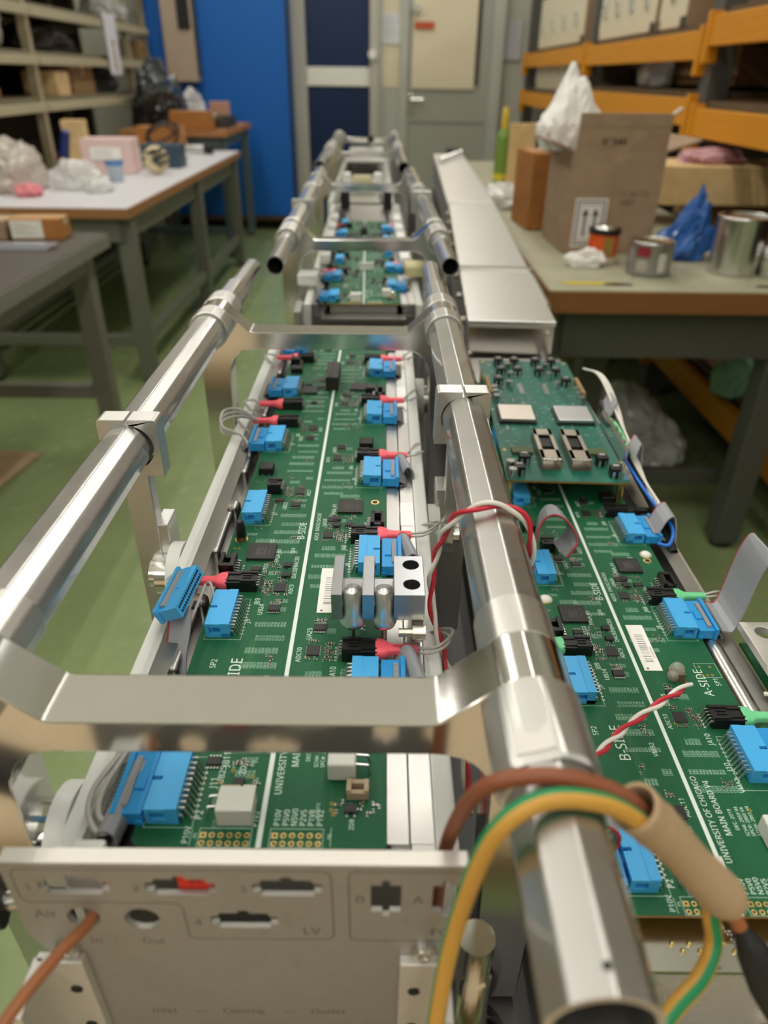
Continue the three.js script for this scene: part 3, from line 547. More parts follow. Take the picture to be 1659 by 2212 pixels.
// ================= main boards =================
const BL = 625, HALF = 312.5; // board length in mm, split in two printed faces
function silk(w0) {
  return canvas(2048, 656, (c, W, H) => {
    const k = 6.5536, X = (w) => (w - w0) * k, Y = (u) => (u + 50) * k;
    c.fillStyle = '#175c3b'; c.fillRect(0, 0, W, H);
    for (let i = 0; i < 260; i++) { c.fillStyle = rnd() < 0.5 ? 'rgba(16,84,52,0.25)' : 'rgba(30,104,66,0.16)'; c.fillRect(rr(0, W), rr(0, H), rr(20, 240), rr(3, 30)); }
    c.strokeStyle = 'rgba(38,112,70,0.5)'; c.lineWidth = 1;
    for (let i = 0; i < 150; i++) { let x = rr(0, W), y = rr(0, H); c.beginPath(); c.moveTo(x, y); for (let j = 0; j < 3; j++) { if (j % 2) { const d = rr(-30, 30); x += Math.abs(d); y += d; } else x += rr(30, 220); c.lineTo(x, y); } c.stroke(); }
    c.strokeStyle = 'rgba(120,140,80,0.55)'; for (let i = 0; i < 5; i++) { c.beginPath(); c.moveTo(X(40), Y(-22 + i * 0.7)); c.lineTo(X(120), Y(-22 + i * 0.7)); c.stroke(); }
    const ink = '#dfe9e0'; c.fillStyle = ink; c.strokeStyle = ink; c.textBaseline = 'middle';
    const T = (t, u, w, h) => { if (w < w0 - 60 || w > w0 + 320) return; c.font = (h < 2 ? '' : '') + (h * k * 1.36).toFixed(1) + 'px sans-serif'; c.fillText(t, X(w), Y(u)); };
    const L = (u0, w0_, u1, w1, lw = 1.5) => { c.lineWidth = lw; c.beginPath(); c.moveTo(X(w0_), Y(u0)); c.lineTo(X(w1), Y(u1)); c.stroke(); };
    const R = (u0, w0_, u1, w1, lw = 1.5) => { c.lineWidth = lw; c.strokeRect(X(w0_), Y(u0), (w1 - w0_) * k, (u1 - u0) * k); };
    c.fillStyle = '#e6efe9'; c.fillRect(0, Y(-1.1), W, 2.2 * k); c.fillStyle = ink;
    // columns of part numbers
    const grid = (u0, u1, w, pre, n0, len = 1) => { c.fillStyle = 'rgba(214,228,216,0.86)'; let n = n0; for (let u = u0; u < u1; u += 1.75) { T(pre + n, u, w, 1.35); n += 1 + Math.floor(rnd() * 2); } c.fillStyle = ink; };
    // near end
    T('UNIVERSITY OF CHICAGO', 4.6, 24, 3.1); T('MAIN BOARD V4', 10.2, 38, 3.1); T('DEC. 2019', 15.6, 41, 1.9);
    T('SCH#: 2859 V4', 19.5, 38, 1.8); T('SPC#: 2860 V4', 22.3, 38, 1.8); T('ASM#: 2861 V4', 25.1, 38, 1.8);
    ['P10V', 'P5V0', 'N5V0', 'P2V5', 'P1V8', 'P1V2'].forEach((t, i) => T(t, 6 + i * 3.45, 9.5, 2.5));
    T('P10V', -29, 1.5, 2.5); T('P5', -25.4, 4, 1.4); T('P1V2', -2.8, 9, 2.4); T('P4', 27.5, 4, 1.4); T('P2', -26, 12, 3);
    R(-24, 0.2, -3.4, 8.3); R(4, 0.2, 25, 8.3);
    T('J11', -23, 27, 3); T('JB11', -20, 38, 3); T('ZDB', -12, 34, 2.8); T('TP18', -24, 38, 1.3); T('TP24', -16, 37, 1.3); T('TP21', -8, 38, 1.3); T('RS1', -5, 30, 1.2); T('RS13', 22, 16, 1.4); T('RS1', 22, 13, 1.4);
    T('SP2', -38, 98, 3); T('B-SIDE', -26.5, 81, 6); T('A-SIDE', 36, 128, 5.4); T('SP1', 44.5, 136, 3);
    T('B-SIDE', -5.4, 216, 5); T('A-SIDE', 30, 255, 3.4);
    R(36, 143, 49, 155);
    const B = [10, 121, 234, 342, 455, 566], A = [65, 177, 286, 396, 507];
    B.forEach((w, i) => {
      const n = 11 - 2 * i;
      R(-47, w - 1.5, -27.5, w + 33); if (i) { T('J' + n, -26.5, w + 12, 3); T('JB' + n, -23.5, w + 28, 3); }
      T('UB' + (25 - i), -20.5, w + 19, 2.9); T('ADC' + (n === 11 ? 11 : n), -5.6, w + 38, 2.7);
      grid(-19, 1 - 5, w - 2, 'CL', 10); grid(-21, -5, w + 9, 'CP', 30); if (i) { grid(-23, -6, w - 12, 'CN', 16); grid(-24, -5, w - 23, 'CM', 20); grid(-24, -6, w - 34, 'R', 50); }
      grid(-14, -6, w + 22, 'CP', 50); grid(-12, -6, w + 30, 'R', 70); grid(-20, -13, w + 56, 'RP', 80); grid(-9, -4, w + 62, 'CB', 60);
    });
    A.forEach((w, i) => {
      const n = 10 - 2 * i;
      R(27.5, w - 1.5, 47, w + 33); T('J' + n, 26, w + 10, 3); T('JA' + n, 23, w + 27, 3);
      T('UA' + (25 - i), 8.6, w + 55, 2.9); T('ADC' + n, 4.6, w + 38, 2.7);
      grid(4, 26, w - 3, 'CK', 10); grid(5, 24, w + 8, 'R', 40); grid(6, 24, w + 19, 'CR', 20); if (i) grid(6, 20, w - 12, 'CJ', 60);
      grid(17, 23, w + 60, 'CP', 20); grid(10, 18, w + 27, 'RPU', 1);
    });
    T('VMB2', -9.5, 84, 2.7); T('VMA2', 27, 62, 2.5);
    T('DACB2 DACB3', -5.4, 174, 2.6); T('DACA2 DACA3', 4.4, 226, 2.6); T('FPGA_B1', -17.6, 190, 2.8); T('FPGA_A1', 14, 246, 2.8); T('U103', -23.5, 180, 2.8); T('U101', 20.5, 214, 2.6); T('QZ4', -9, 200, 2.5); T('QZ2', 29, 226, 2.5); T('ZDB', 36, 8, 2);
    grid(-33, -22, 212, 'CB', 11); grid(18, 32, 270, 'CA', 30); grid(-40, -34, 220, 'TP', 1);
    c.strokeStyle = ink; L(-27, 0.8, -27, 8); L(28, 0.8, 28, 9);
    // plated holes printed as bare copper rings
    const pad = (u, w, r) => { c.fillStyle = '#c99c3c'; c.beginPath(); c.arc(X(w), Y(u), r * k, 0, 7); c.fill(); c.fillStyle = '#2b2317'; c.beginPath(); c.arc(X(w), Y(u), r * 0.5 * k, 0, 7); c.fill(); c.fillStyle = ink; };
    [[8.5, 107], [-16, 36], [-7.5, 33], [-6.5, 28], [-8, 25], [27.5, 20], [27.5, 17], [28.5, 15], [-21, 30], [26, 52], [-45, 212], [38, 145], [41, 145], [44, 145], [38.5, 152], [45, 152], [46, 246], [-46, 205], [-43, 205]].forEach((p) => pad(p[0], p[1], 0.85));
    for (let i = 0; i < 900; i++) { c.fillStyle = 'rgba(150,190,160,0.5)'; c.fillRect(rr(0, W), rr(0, H), 1, 1); }
  });
}
const faceMat = [0, HALF].map((w) => new THREE.MeshPhysicalMaterial({ map: silk(w), roughness: 0.5, specularIntensity: 0.6 }));
const barTex = canvas(512, 128, (g, W, H) => {
  g.fillStyle = '#f2f0ec'; g.fillRect(0, 0, W, H);
  g.fillStyle = '#2a2a2a'; let x = 90; while (x < 400) { const w = rr(3, 8); const v = Math.floor(rr(60, 150)); g.fillStyle = `rgb(${v},${v},${v})`; g.fillRect(x, 34, w, 60); x += w + rr(6, 20); } g.fillStyle = '#555';
  g.font = '15px sans-serif'; g.fillStyle = '#444'; g.fillText('20LUC00MB00029', 130, 116); g.fillStyle = '#8a1f2a'; g.beginPath(); g.arc(22, 28, 8, 0, 7); g.fill();
});

const G = {};
{
  // right angle boxed header, opening toward -x, 13 x 9 x 30 mm
  const b = (w, h, d, x, y, z) => box(w * mm, h * mm, d * mm, x * mm, y * mm, z * mm);
  G.hdr = merge([b(13, 2.6, 30, 0, 1.3, 0), b(5, 9.3, 30, 4, 4.65, 0), b(8, 2.2, 14, -2.5, 7.9, 8), b(8, 2.2, 14, -2.5, 7.9, -8), b(4, 2.2, 2.1, -0.5, 7.9, 0), b(6, 5, 22, -0.5, 4.8, 0), b(2, 5, 2.6, -5.5, 4.9, 13.7), b(2, 5, 2.6, -5.5, 4.9, -13.7)]);
  const pins = [];
  for (let i = 0; i < 10; i++) {
    const z = -12.2 + i * 2.7;
    pins.push(b(2.6, 0.8, 0.8, 7.6, 6.4, z), rod(V(8.6 * mm, 6.6 * mm, z * mm), V(10.8 * mm, 0.1 * mm, z * mm), 0.45 * mm, 0.45 * mm, 6));
    pins.push(b(1.6, 0.8, 0.8, 7, 3.2, z + 1.2), rod(V(7.6 * mm, 3.4 * mm, (z + 1.2) * mm), V(8.4 * mm, 0, (z + 1.2) * mm), 0.45 * mm, 0.45 * mm, 6));
    pins.push(b(1.1, 0.15, 0.9, 12.3, 0.1, z), b(0.9, 0.35, 0.9, 10.9, 0.15, z));
  }
  G.pins = merge(pins);
  // five way black header with bent pins
  G.jb = merge([b(9.5, 6.8, 11.5, 0, 3.4, 0), b(9.5, 1, 2, 0, 7.2, 4), b(9.5, 1, 2, 0, 7.2, -4), b(5, 0.9, 1.2, -1, 7.1, 1.2), b(5, 0.9, 1.2, -1, 7.1, -1.2)]);
  const jp = []; for (let i = 0; i < 5; i++) { const z = -4.6 + i * 2.3; jp.push(b(1.6, 0.8, 0.8, 5.4, 4.6, z), rod(V(5.9 * mm, 4.8 * mm, z * mm), V(7.6 * mm, 0, z * mm), 0.45 * mm, 0.45 * mm, 6), b(1.6, 0.2, 1, 8, 0.1, z)); }
  G.jbPins = merge(jp);
  const leads = (n, pitch, half, len, hz) => { const a = []; for (let i = 0; i < n; i++) for (const s of [-1, 1]) a.push(b(0.75, 0.5, len, (i - (n - 1) / 2) * pitch, 0.5, s * (half + len / 2))); return a; };
  G.tssop = b(6.6, 1.3, 5, 0, 0.95, 0); G.tssopL = merge(leads(6, 1.1, 2.5, 1.5));
  G.so8 = b(6, 1.4, 4, 0, 1, 0); G.so8L = merge(leads(4, 1.4, 2, 1.6));
  G.qfn = merge([b(7, 1, 7.4, 0, 0.6, 0)]); G.qfnL = merge([b(7.4, 0.25, 7.8, 0, 0.15, 0)]);
  G.sot = b(5, 1.8, 4, 0, 1, 0); G.sotL = merge([b(1, 0.4, 1.6, -1.6, 0.3, 2.6), b(1, 0.4, 1.6, 1.6, 0.3, 2.6), b(1.4, 0.4, 1.4, 0, 0.3, -2.4)]);
  G.fpga = b(17, 1.6, 17, 0, 1.1, 0); G.fpgaL = b(17.4, 0.4, 17.4, 0, 0.2, 0);
  G.ind = rbox(11 * mm, 6 * mm, 11 * mm, 1.2 * mm, 0, 3.2 * mm, 0);
  G.indL = merge([b(2, 0.8, 1.6, -2.2, 0.4, 6), b(2, 0.8, 1.6, 2.2, 0.4, 6)]);
  G.shroud = merge([b(9, 2, 14, 0, 1, 0), b(2, 9, 14, -3.5, 4.5, 0), b(2.5, 9, 14, 3.2, 4.5, 0), b(7, 9, 3, 0, 4.5, 5.5), b(7, 7, 3, 0, 3.5, -5.5), b(7, 5, 3, 0, 2.5, 0)]);
  const sp = []; for (let i = 0; i < 5; i++) { const z = -5 + i * 2.5; sp.push(b(1.8, 0.8, 0.8, 5.3, 4, z), b(0.8, 4, 0.8, 6.4, 2, z), b(1.3, 0.2, 1, 8, 0.1, z)); }
  G.shroudPins = merge(sp);
  // ribbon plug: dark blue socket body with a folded grey ribbon held on top
  G.plug = merge([b(11.5, 6.4, 30.5, 0, 3.4, 0), b(2.2, 8.2, 32.5, -5, 4.3, 0), b(3, 2.2, 32.5, 4.5, 1.4, 0), b(4, 1, 8, 2, 7, 0)]);
  const rl = []; for (let i = 0; i < 22; i++) rl.push(b(2.6, 1.7, 0.85, -1.6, 7.2, -11 + i * 1.05)); rl.push(b(2.2, 1.3, 24, -1.6, 7.1, 0)); G.plugRib = merge(rl);
  // sensor plug: black crimp housing and shrink sleeve narrowing to the wires (extends toward -x)
  G.hous = merge([b(8.5, 6.2, 11.2, -4.2, 3.5, 0), b(8, 0.8, 1.4, -4.2, 6.9, 3), b(8, 0.8, 1.4, -4.2, 6.9, -3)]);
  const sl = (n) => { // loft: flattened collar to round sleeve
    const secs = [[-7.5, 6.2, 3.8], [-9, 6.2, 3.8], [-12, 5.9, 3.5], [-14.5, 3.6, 2.6], [-17, 2.9, 2.4], [-24, 2.7, 2.3], [-29, 2.6, 2.2], [-29.4, 1.4, 1.2]], N = 18, pos = [], idx = [];
    secs.forEach(([x, a, h]) => { for (let i = 0; i < N; i++) { const t = (i / N) * 6.2832, e = 0.62; const cs = Math.cos(t), sn = Math.sin(t); pos.push(x * mm, (3.6 + Math.sign(sn) * Math.abs(sn) ** e * h) * mm, Math.sign(cs) * Math.abs(cs) ** e * a * mm); } });
    for (let j = 0; j + 1 < secs.length; j++) for (let i = 0; i < N; i++) { const a = j * N + i, q = j * N + ((i + 1) % N), d = a + N, f = q + N; idx.push(a, q, d, q, f, d); }
    const g = new THREE.BufferGeometry(); g.setAttribute('position', new THREE.Float32BufferAttribute(pos, 3)); g.setIndex(idx); g.computeVertexNormals(); return g;
  };
  G.sleeve = clean(sl());
  G.pad = merge([new THREE.CylinderGeometry(1.25 * mm, 1.25 * mm, 0.12 * mm, 18), new THREE.TorusGeometry(0.9 * mm, 0.28 * mm, 6, 18).rotateX(Math.PI / 2)]);
  G.padHole = new THREE.CylinderGeometry(0.62 * mm, 0.62 * mm, 0.16 * mm, 12);
  G.padSq = b(2.5, 0.14, 2.5, 0, 0, 0);
}
const ink = (w, h, draw, color) => std({ color, roughness: 0.7, transparent: true, alphaMap: canvas(w, h, (g) => { g.fillStyle = '#000'; g.fillRect(0, 0, w, h); g.fillStyle = '#fff'; draw(g); }, false) });
const chipInk = ink(128, 128, (g) => { g.fillStyle = '#888'; for (let i = 0; i < 9; i++) { g.fillRect(22, 34 + i * 3, 70, 1.5); } g.fillRect(30, 66, 60, 5); g.fillRect(20, 78, 78, 3); g.fillRect(24, 84, 66, 3); g.fillRect(26, 104, 50, 4); g.beginPath(); g.arc(104, 108, 5, 0, 7); g.fill(); g.beginPath(); g.arc(16, 18, 3, 0, 7); g.fill(); }, 0x77736f);
const sleeveInk = { '18/4mm': 1, '0 · RG': 1 }; for (const k of Object.keys(sleeveInk)) sleeveInk[k] = ink(256, 48, (g) => { g.font = '34px sans-serif'; g.fillText(k, 20, 36); }, 0x4a1016);
function place(parent, name, geo, mat, u, w, ry = 0, label) { const m = mesh(parent, name, geo, mat, label); m.position.set(u * mm, 0, -w * mm); m.rotation.y = ry; return m; }
function chip(parent, name, body, lead, u, w, ry = 0, label) { const c = place(parent, name, G[body], M.chip, u, w, ry, label); mesh(c, 'leads', G[lead], M.solder); return c; }
const HB = [10, 121, 234, 342, 455, 566], HA = [68, 178, 287, 397, 508];
const SB = [166, 279, 393, 430, 553], SA = [109, 217, 330, 441, 552];
const smd = { w: [], t: [] };
function board(label, pos, turn, full, opt = {}) {
  const t = thing('circuit_board', label, 'circuit board', pos, turn);
  const s = poly([[-50, 3], [-47, 0], [50, 0], [50, BL], [-50, BL]].map((a) => [a[0] * mm, a[1] * mm]));
  mesh(t, 'substrate', [ext(s, 1.7 * mm).rotateX(-Math.PI / 2).translate(0, -1.8 * mm, 0)], M.fr4);
  [0, 1].forEach((i) => {
    const w0 = i * HALF, w1 = Math.min(BL, w0 + HALF), p = i ? [[-50, w0], [50, w0], [50, w1], [-50, w1]] : [[-50, 3], [-47, 0.02], [50, 0.02], [50, w1], [-50, w1]];
    const g = new THREE.ShapeGeometry(poly(p)).rotateX(-Math.PI / 2), a = g.attributes.position, uv = [];
    for (let k = 0; k < a.count; k++) uv.push((-a.getZ(k) - w0) / HALF, 1 - (a.getX(k) + 50) / 100.1);
    g.setAttribute('uv', new THREE.Float32BufferAttribute(uv, 2)); g.scale(mm, mm, mm);
    mesh(t, 'printed_face', [g], faceMat[i]);
  });
  const hide = opt.from ?? 0; // below this distance nothing is hidden
  HB.forEach((w) => { const h = place(t, 'ribbon_header', G.hdr, M.hdr, -39.5, w + 15); mesh(h, 'solder_pins', G.pins, M.solder); });
  HA.forEach((w) => { const h = place(t, 'ribbon_header', G.hdr, M.hdr, 39.5, w + 15, Math.PI); mesh(h, 'solder_pins', G.pins, M.solder); });
  SB.forEach((w) => { const h = place(t, 'pin_header', G.jb, M.blackPlastic, -30, w); mesh(h, 'solder_pins', G.jbPins, M.solder); });
  SA.forEach((w) => { const h = place(t, 'pin_header', G.jb, M.blackPlastic, 32, w, Math.PI); mesh(h, 'solder_pins', G.jbPins, M.solder); });
  const chips = [];
  HB.forEach((w, i) => { chips.push(['tssop', -13, w + 24], ['qfn', -12, w + 43]); if (i % 2 === 0) chips.push(['so8', -25, w + 30]); });
  HA.forEach((w) => { chips.push(['tssop', 14, w + 61], ['qfn', 12, w + 43]); });
  chips.push(['so8', -29, 182], ['sot', -10, 186], ['sot', -10, 176], ['sot', 17, 240], ['sot', 17, 232], ['so8', 25.5, 233], ['sot', -12.5, 29], ['sot', 35.5, 17], ['qfn', -10, 50], ['sot', 12, 460], ['sot', -16, 440], ['sot', 14, 350]);
  chips.forEach(([k, u, w]) => { if (u === -13 && w === 34) return; if (k === 'qfn' && w === 53 && u === -12) return; chip(t, 'chip', k, k + 'L', u, w); });
  [[-28, 200], [25, 256], [-24, 470], [24, 480]].forEach(([u, w]) => { const f = place(t, 'processor_chip', G.fpga, M.chip, u, w); mesh(f, 'chip_carrier', G.fpgaL, plain(0x2c4a36, 0.5)); mesh(f, 'chip_marking', [new THREE.PlaneGeometry(15 * mm, 15 * mm).rotateX(-Math.PI / 2).rotateY(Math.PI / 2).translate(0, 1.93 * mm, 0)], chipInk); });
  [[-40, 307, 0], [34, 352, 0], [-40, 520, 0], [36, 470, 0]].forEach(([u, w]) => { const f = place(t, 'inductor', G.ind, M.blackPlastic, u, w); mesh(f, 'terminals', G.indL, M.solder); });
  [[-45, 181, 0], [44, 231, Math.PI], [44, 455, Math.PI], [-43, 540, 0]].forEach(([u, w, r]) => { const f = place(t, 'shrouded_header', G.shroud, M.blackPlastic, u, w, r); mesh(f, 'solder_pins', G.shroudPins, M.solder); });
  // white power connectors and neighbours at the near end
  const p2 = place(t, 'power_connector', [rbox(14.5 * mm, 10 * mm, 12 * mm, 1 * mm, 0, 5 * mm, 0), box(5 * mm, 1 * mm, 12.2 * mm, 5 * mm, 9.6 * mm, 0)], plain(0xdedfd8, 0.4), -10.5, 15, 0, 'white power connector');
  mesh(p2, 'pins', [0, 1].flatMap((i) => [rod(V(-7 * mm, 6 * mm, (-4 + i * 5) * mm), V(-11 * mm, 5.5 * mm, (-4 + i * 5) * mm), 0.6 * mm, 0.6 * mm, 8), rod(V(-11 * mm, 5.5 * mm, (-4 + i * 5) * mm), V(-12 * mm, 0, (-4 + i * 5) * mm), 0.6 * mm, 0.6 * mm, 8)]), M.solder);
  const p3 = place(t, 'power_connector', [rbox(12 * mm, 10 * mm, 12 * mm, 1 * mm, 0, 5 * mm, 0)], plain(0xdedfd8, 0.4), 31, 37, 0, 'white power connector');
  mesh(p3, 'pins', [0, 1].flatMap((i) => [rod(V(6 * mm, 6 * mm, (-3 + i * 5) * mm), V(11 * mm, 5.5 * mm, (-3 + i * 5) * mm), 0.6 * mm, 0.6 * mm, 8), rod(V(11 * mm, 5.5 * mm, (-3 + i * 5) * mm), V(12 * mm, 0, (-3 + i * 5) * mm), 0.6 * mm, 0.6 * mm, 8)]), M.solder);
  place(t, 'socket', [box(9 * mm, 4 * mm, 2 * mm, 0, 2 * mm, 2.5 * mm), box(9 * mm, 4 * mm, 2 * mm, 0, 2 * mm, -2.5 * mm), box(2 * mm, 5 * mm, 6 * mm, -3.6 * mm, 2.5 * mm, 0), box(2 * mm, 5 * mm, 6 * mm, 3.6 * mm, 2.5 * mm, 0)], M.tan, 38, 25.5);
  place(t, 'socket', [box(8 * mm, 3 * mm, 5 * mm, 0, 1.5 * mm, 0)], M.tan, -15, 24);
  // gold pads at the near end
  for (const u0 of [-22.3, 5.9]) for (let i = 0; i < 6; i++) for (let j = 0; j < 2; j++) {
    const pd = place(t, 'gold_pad', !i && j ? G.padSq : G.pad, M.gold, u0 + i * 3.46, 1.7 + j * 3.5); pd.position.y = 0.12 * mm;
    mesh(pd, 'pad_hole', G.padHole, M.dark);
  }
  const mh = place(t, 'mounting_hole', [new THREE.TorusGeometry(2.4 * mm, 0.8 * mm, 6, 24).rotateX(Math.PI / 2).scale(1, 0.3, 1)], M.gold, 42, 264); mesh(mh, 'hole', [new THREE.CylinderGeometry(1.9 * mm, 1.9 * mm, 0.3 * mm, 20)], M.dark);
  // tiny resistors and capacitors
  const a = [], q = [];
  const one = (u, w, big = 1) => { const r = rnd() < 0.5, L = 1.7 * big, S = 0.85 * big; a.push(box((r ? L : S) * mm, 0.5 * mm, (r ? S : L) * mm, u * mm, 0.25 * mm, -w * mm)); q.push(box((r ? L * 0.45 : S * 1.03) * mm, 0.6 * mm, (r ? S * 1.03 : L * 0.45) * mm, u * mm, 0.3 * mm, -w * mm)); };
  const cl = (u0, u1, w0, w1, n) => { for (let i = 0; i < n; i++) one(rr(u0, u1), rr(w0, w1)); };
  HB.forEach((w) => { cl(-22.5, -17, w + 36, w + 50, 34); cl(-14, -9, w + 49, w + 53, 7); cl(-16, -9, w + 28.5, w + 32, 10); cl(-15, -8, w + 36, w + 38, 6); cl(-12, -8, w - 22, w - 14, 8); cl(-22, -18, w + 62, w + 70, 5); });
  HA.forEach((w) => { cl(17, 23, w + 35, w + 50, 34); cl(9, 15, w + 49, w + 53, 7); cl(11, 17, w + 65.5, w + 69, 10); cl(9, 14, w + 36, w + 38, 6); cl(18, 24, w - 4, w + 3, 8); });
  cl(-24, -20, 176, 190, 8); cl(-18, -14, 178, 190, 10); cl(10, 14, 228, 242, 10); cl(22, 30, 240, 246, 8); cl(-38, -30, 225, 231, 6); cl(-9, -4, 24, 31, 6); cl(29, 32, 16, 21, 6); cl(38, 47, 14, 22, 10); cl(30, 46, 330, 345, 14); cl(-46, -30, 290, 300, 14); cl(8, 30, 445, 470, 40); cl(-38, -10, 500, 545, 50); cl(8, 30, 380, 395, 20); cl(8, 30, 520, 560, 40);
  const sm = mesh(t, 'small_components', a, M.solder); sm.userData.kind = 'stuff'; mesh(sm, 'component_bodies', q, plain(0x5a4a3a, 0.6));
  if (opt.tall) place(t, 'tall_connector', [rbox(12 * mm, 13 * mm, 44 * mm, 0.6 * mm, 0, 6.5 * mm, 0), box(2 * mm, 13.5 * mm, 43 * mm, -2.5 * mm, 6.8 * mm, 0)], plain(0x2a2422, 0.5), -1.5, 494);
  if (opt.standoff) { const f = place(t, 'standoff', [lathe([[0, 0], [3.2, 0], [3.2, 8], [2.8, 10.5], [2.4, 11], [2.4, 13.5], [1.4, 14], [0, 14]].map((p) => [p[0] * mm, p[1] * mm]), 20)], M.blackPlastic, -43.4, 215.5); mesh(f, 'pad_ring', [new THREE.CylinderGeometry(4.2 * mm, 4.2 * mm, 0.2 * mm, 24)], M.gold); }
  if (opt.screws) for (const [u, w] of [[-43, 217], [43, 272]]) { const f = place(t, 'nylon_screw', [new THREE.SphereGeometry(4 * mm, 20, 10, 0, 7, 0, 1.57).scale(1, 0.6, 1)], M.white, u, w, 0, 'white domed screw'); mesh(f, 'pad_ring', [new THREE.CylinderGeometry(4.7 * mm, 4.7 * mm, 0.2 * mm, 24)], M.gold); }
  return t;
}
const board1 = board('green main board between the tubes with blue headers and red sleeved plugs', D1, 0, true, { tall: true, standoff: true });
const boardR = board('green main board with mint green sleeved plugs half covered by daughter card', DR, 0, true, { screws: true });
const board2 = board('farther green main board framed by the second pair of tubes', [D2[0], D2[1], D2[2]], 0.022, true, { tall: true });

// world position of a board spot
const spot = (b, u, w, y = 0) => { b.updateMatrixWorld(true); return b.localToWorld(V(u * mm, y * mm, -w * mm)); };
function label(b, u, w, tw, tl, text) {
  const g = mesh(scene, 'barcode_label', [new THREE.BoxGeometry(tw * mm, 0.3 * mm, tl * mm)], M.paper);
  const p = new THREE.PlaneGeometry(tl * mm, tw * mm).rotateX(-Math.PI / 2).rotateY(Math.PI / 2).translate(0, 0.2 * mm, 0);
  const tg = tag(g, text, 'label', 'barcode labels on the boards');
  mesh(g, 'printed_code', [p], std({ map: barTex, roughness: 0.6 }));
  g.position.copy(spot(b, u, w, 0.25)); return tg;
}
label(board1, 17, 163, 12, 42, 'white barcode label under the slotted metal block');
label(boardR, 9.5, 169, 11, 42, 'white barcode label with a dark red dot');
{ const g = mesh(scene, 'paper_tag', [rbox(0.022, 0.012, 0.004, 0.001)], M.paper); g.position.copy(spot(board2, 4, 190, 6)); tag(g, 'small white tag standing on the farther main board', 'tag'); }

// ================= plugs in the headers =================
const ORD = ['first', 'second', 'third', 'fourth', 'fifth', 'sixth'];
function ribbonPlug(b, side, w, text, group) {
  const p = spot(b, side * 53, w + 15);
  const t = thing('ribbon_plug', text, 'plug', p.toArray(), b.rotation.y + (side > 0 ? Math.PI : 0), group);
  mesh(t, 'plug_body', G.plug, M.plug); mesh(t, 'ribbon_fold', G.plugRib, M.ribbon);
  // the grey ribbon leaving under the plug and turning down between board and rail
  const rg = []; for (let i = 0; i < 12; i++) rg.push(wire([[-0.006, 0.003, -0.012 + i * 0.0022], [-0.011, 0.0, -0.012 + i * 0.0022], [-0.012, -0.012, -0.012 + i * 0.0022]], 0.0011, 8, 5));
  mesh(t, 'ribbon', rg, M.ribbonDark);
  return t;
}
HB.forEach((w, i) => { if (i === 1 || i === 2) return; ribbonPlug(board1, -1, w, i === 0 ? 'darker blue ribbon plug in the header marked J11' : ORD[[0, 0, 0, 0, 1, 2][i]] + ' blue ribbon plug past the black standoff along that board edge', 'ribbon plugs of the board between the tubes'); });
HA.forEach((w, i) => { ribbonPlug(board1, 1, w, i === 0 ? 'blue ribbon plug just behind the near bracket' : i === 1 ? 'blue ribbon plug in header J8 behind the slotted block' : ORD[i - 2] + ' blue ribbon plug beyond the slotted block along that board edge', 'ribbon plugs of the board between the tubes'); });
[[-1, 0, 'blue ribbon plug with red edged cable beside the resting beige sleeve'], [1, 0, 'blue ribbon plug in header J10 by the mint green plug'], [1, 1, 'blue ribbon plug in header J8 with the broad grey ribbon'], [1, 2, 'blue ribbon plug near the daughter card with bent grey ribbon']].forEach(([s, i, tx]) => ribbonPlug(boardR, s, (s < 0 ? HB : HA)[i], tx, 'ribbon plugs of the board under the daughter card'));
[[-1, 0], [-1, 1], [-1, 3], [-1, 4], [1, 0], [1, 1], [1, 3], [1, 4]].forEach(([s, i], k) => ribbonPlug(board2, s, (s < 0 ? HB : HA)[i], ORD[k % 4] + ' blue ribbon plug on ' + (s < 0 ? 'the blue cabinet side' : 'the workbench side') + ' of the farther board', 'ribbon plugs of the farther board'));

function sensorPlug(b, side, w, mat, text, group, wires, print) {
  const p = spot(b, side * (side < 0 ? 34.8 : 36.8), w);
  const t = thing('sensor_plug', text, 'plug', p.toArray(), b.rotation.y + (side > 0 ? Math.PI : 0), group);
  mesh(t, 'housing', G.hous, M.blackPlastic); const sv = mesh(t, 'shrink_sleeve', G.sleeve, mat);
  if (print) mesh(sv, 'sleeve_print', [new THREE.PlaneGeometry(11 * mm, 2.1 * mm).rotateX(-Math.PI / 2).rotateY(side > 0 ? Math.PI : 0).translate(-21 * mm, 6.05 * mm, 0)], sleeveInk[print]);
  if (wires) mesh(t, 'wires', wires.map((pts) => wire(pts.map((a) => a.map((x) => x * mm)), 0.8 * mm, 40, 8)), M.greyWire);
  return t;
}
const loopA = [[[-28, 4, 0.8], [-38, 8, -3], [-46, 9, 4], [-48, 4, 16], [-40, -2, 22], [-30, -6, 20]], [[-28, 3, -0.8], [-36, 7, -6], [-44, 9, -2], [-46, 5, 10], [-38, 0, 18], [-30, -6, 16]]];
const loopB = [[[-28, 4, 0.8], [-34, 8, 4], [-40, 10, 9], [-36, 6, 14], [-30, -2, 14]], [[-28, 3, -0.8], [-35, 6, -4], [-42, 6, 2], [-38, 2, 8], [-32, -4, 8]]];
SB.forEach((w, i) => { if (i === 1) return; sensorPlug(board1, -1, w, M.red, i === 0 ? 'red sleeved plug at JB9 beside the tilted loose blue plug' : ORD[[0, 0, 0, 1, 2][i]] + ' red sleeved plug past the black standoff along that board edge', 'red sleeved plugs', i === 0 ? [loopB[1]] : loopB, i === 0 ? '0 · RG' : null); });
SA.forEach((w, i) => sensorPlug(board1, 1, w, M.red, i === 0 ? 'red sleeved plug at JA10 close behind the near bracket' : i === 1 ? 'red sleeved plug at JA8 above the slotted block' : ORD[i - 2] + ' red sleeved plug beyond the slotted block and JA8', 'red sleeved plugs', i < 2 ? loopA : loopB, i === 0 ? '18/4mm' : null));
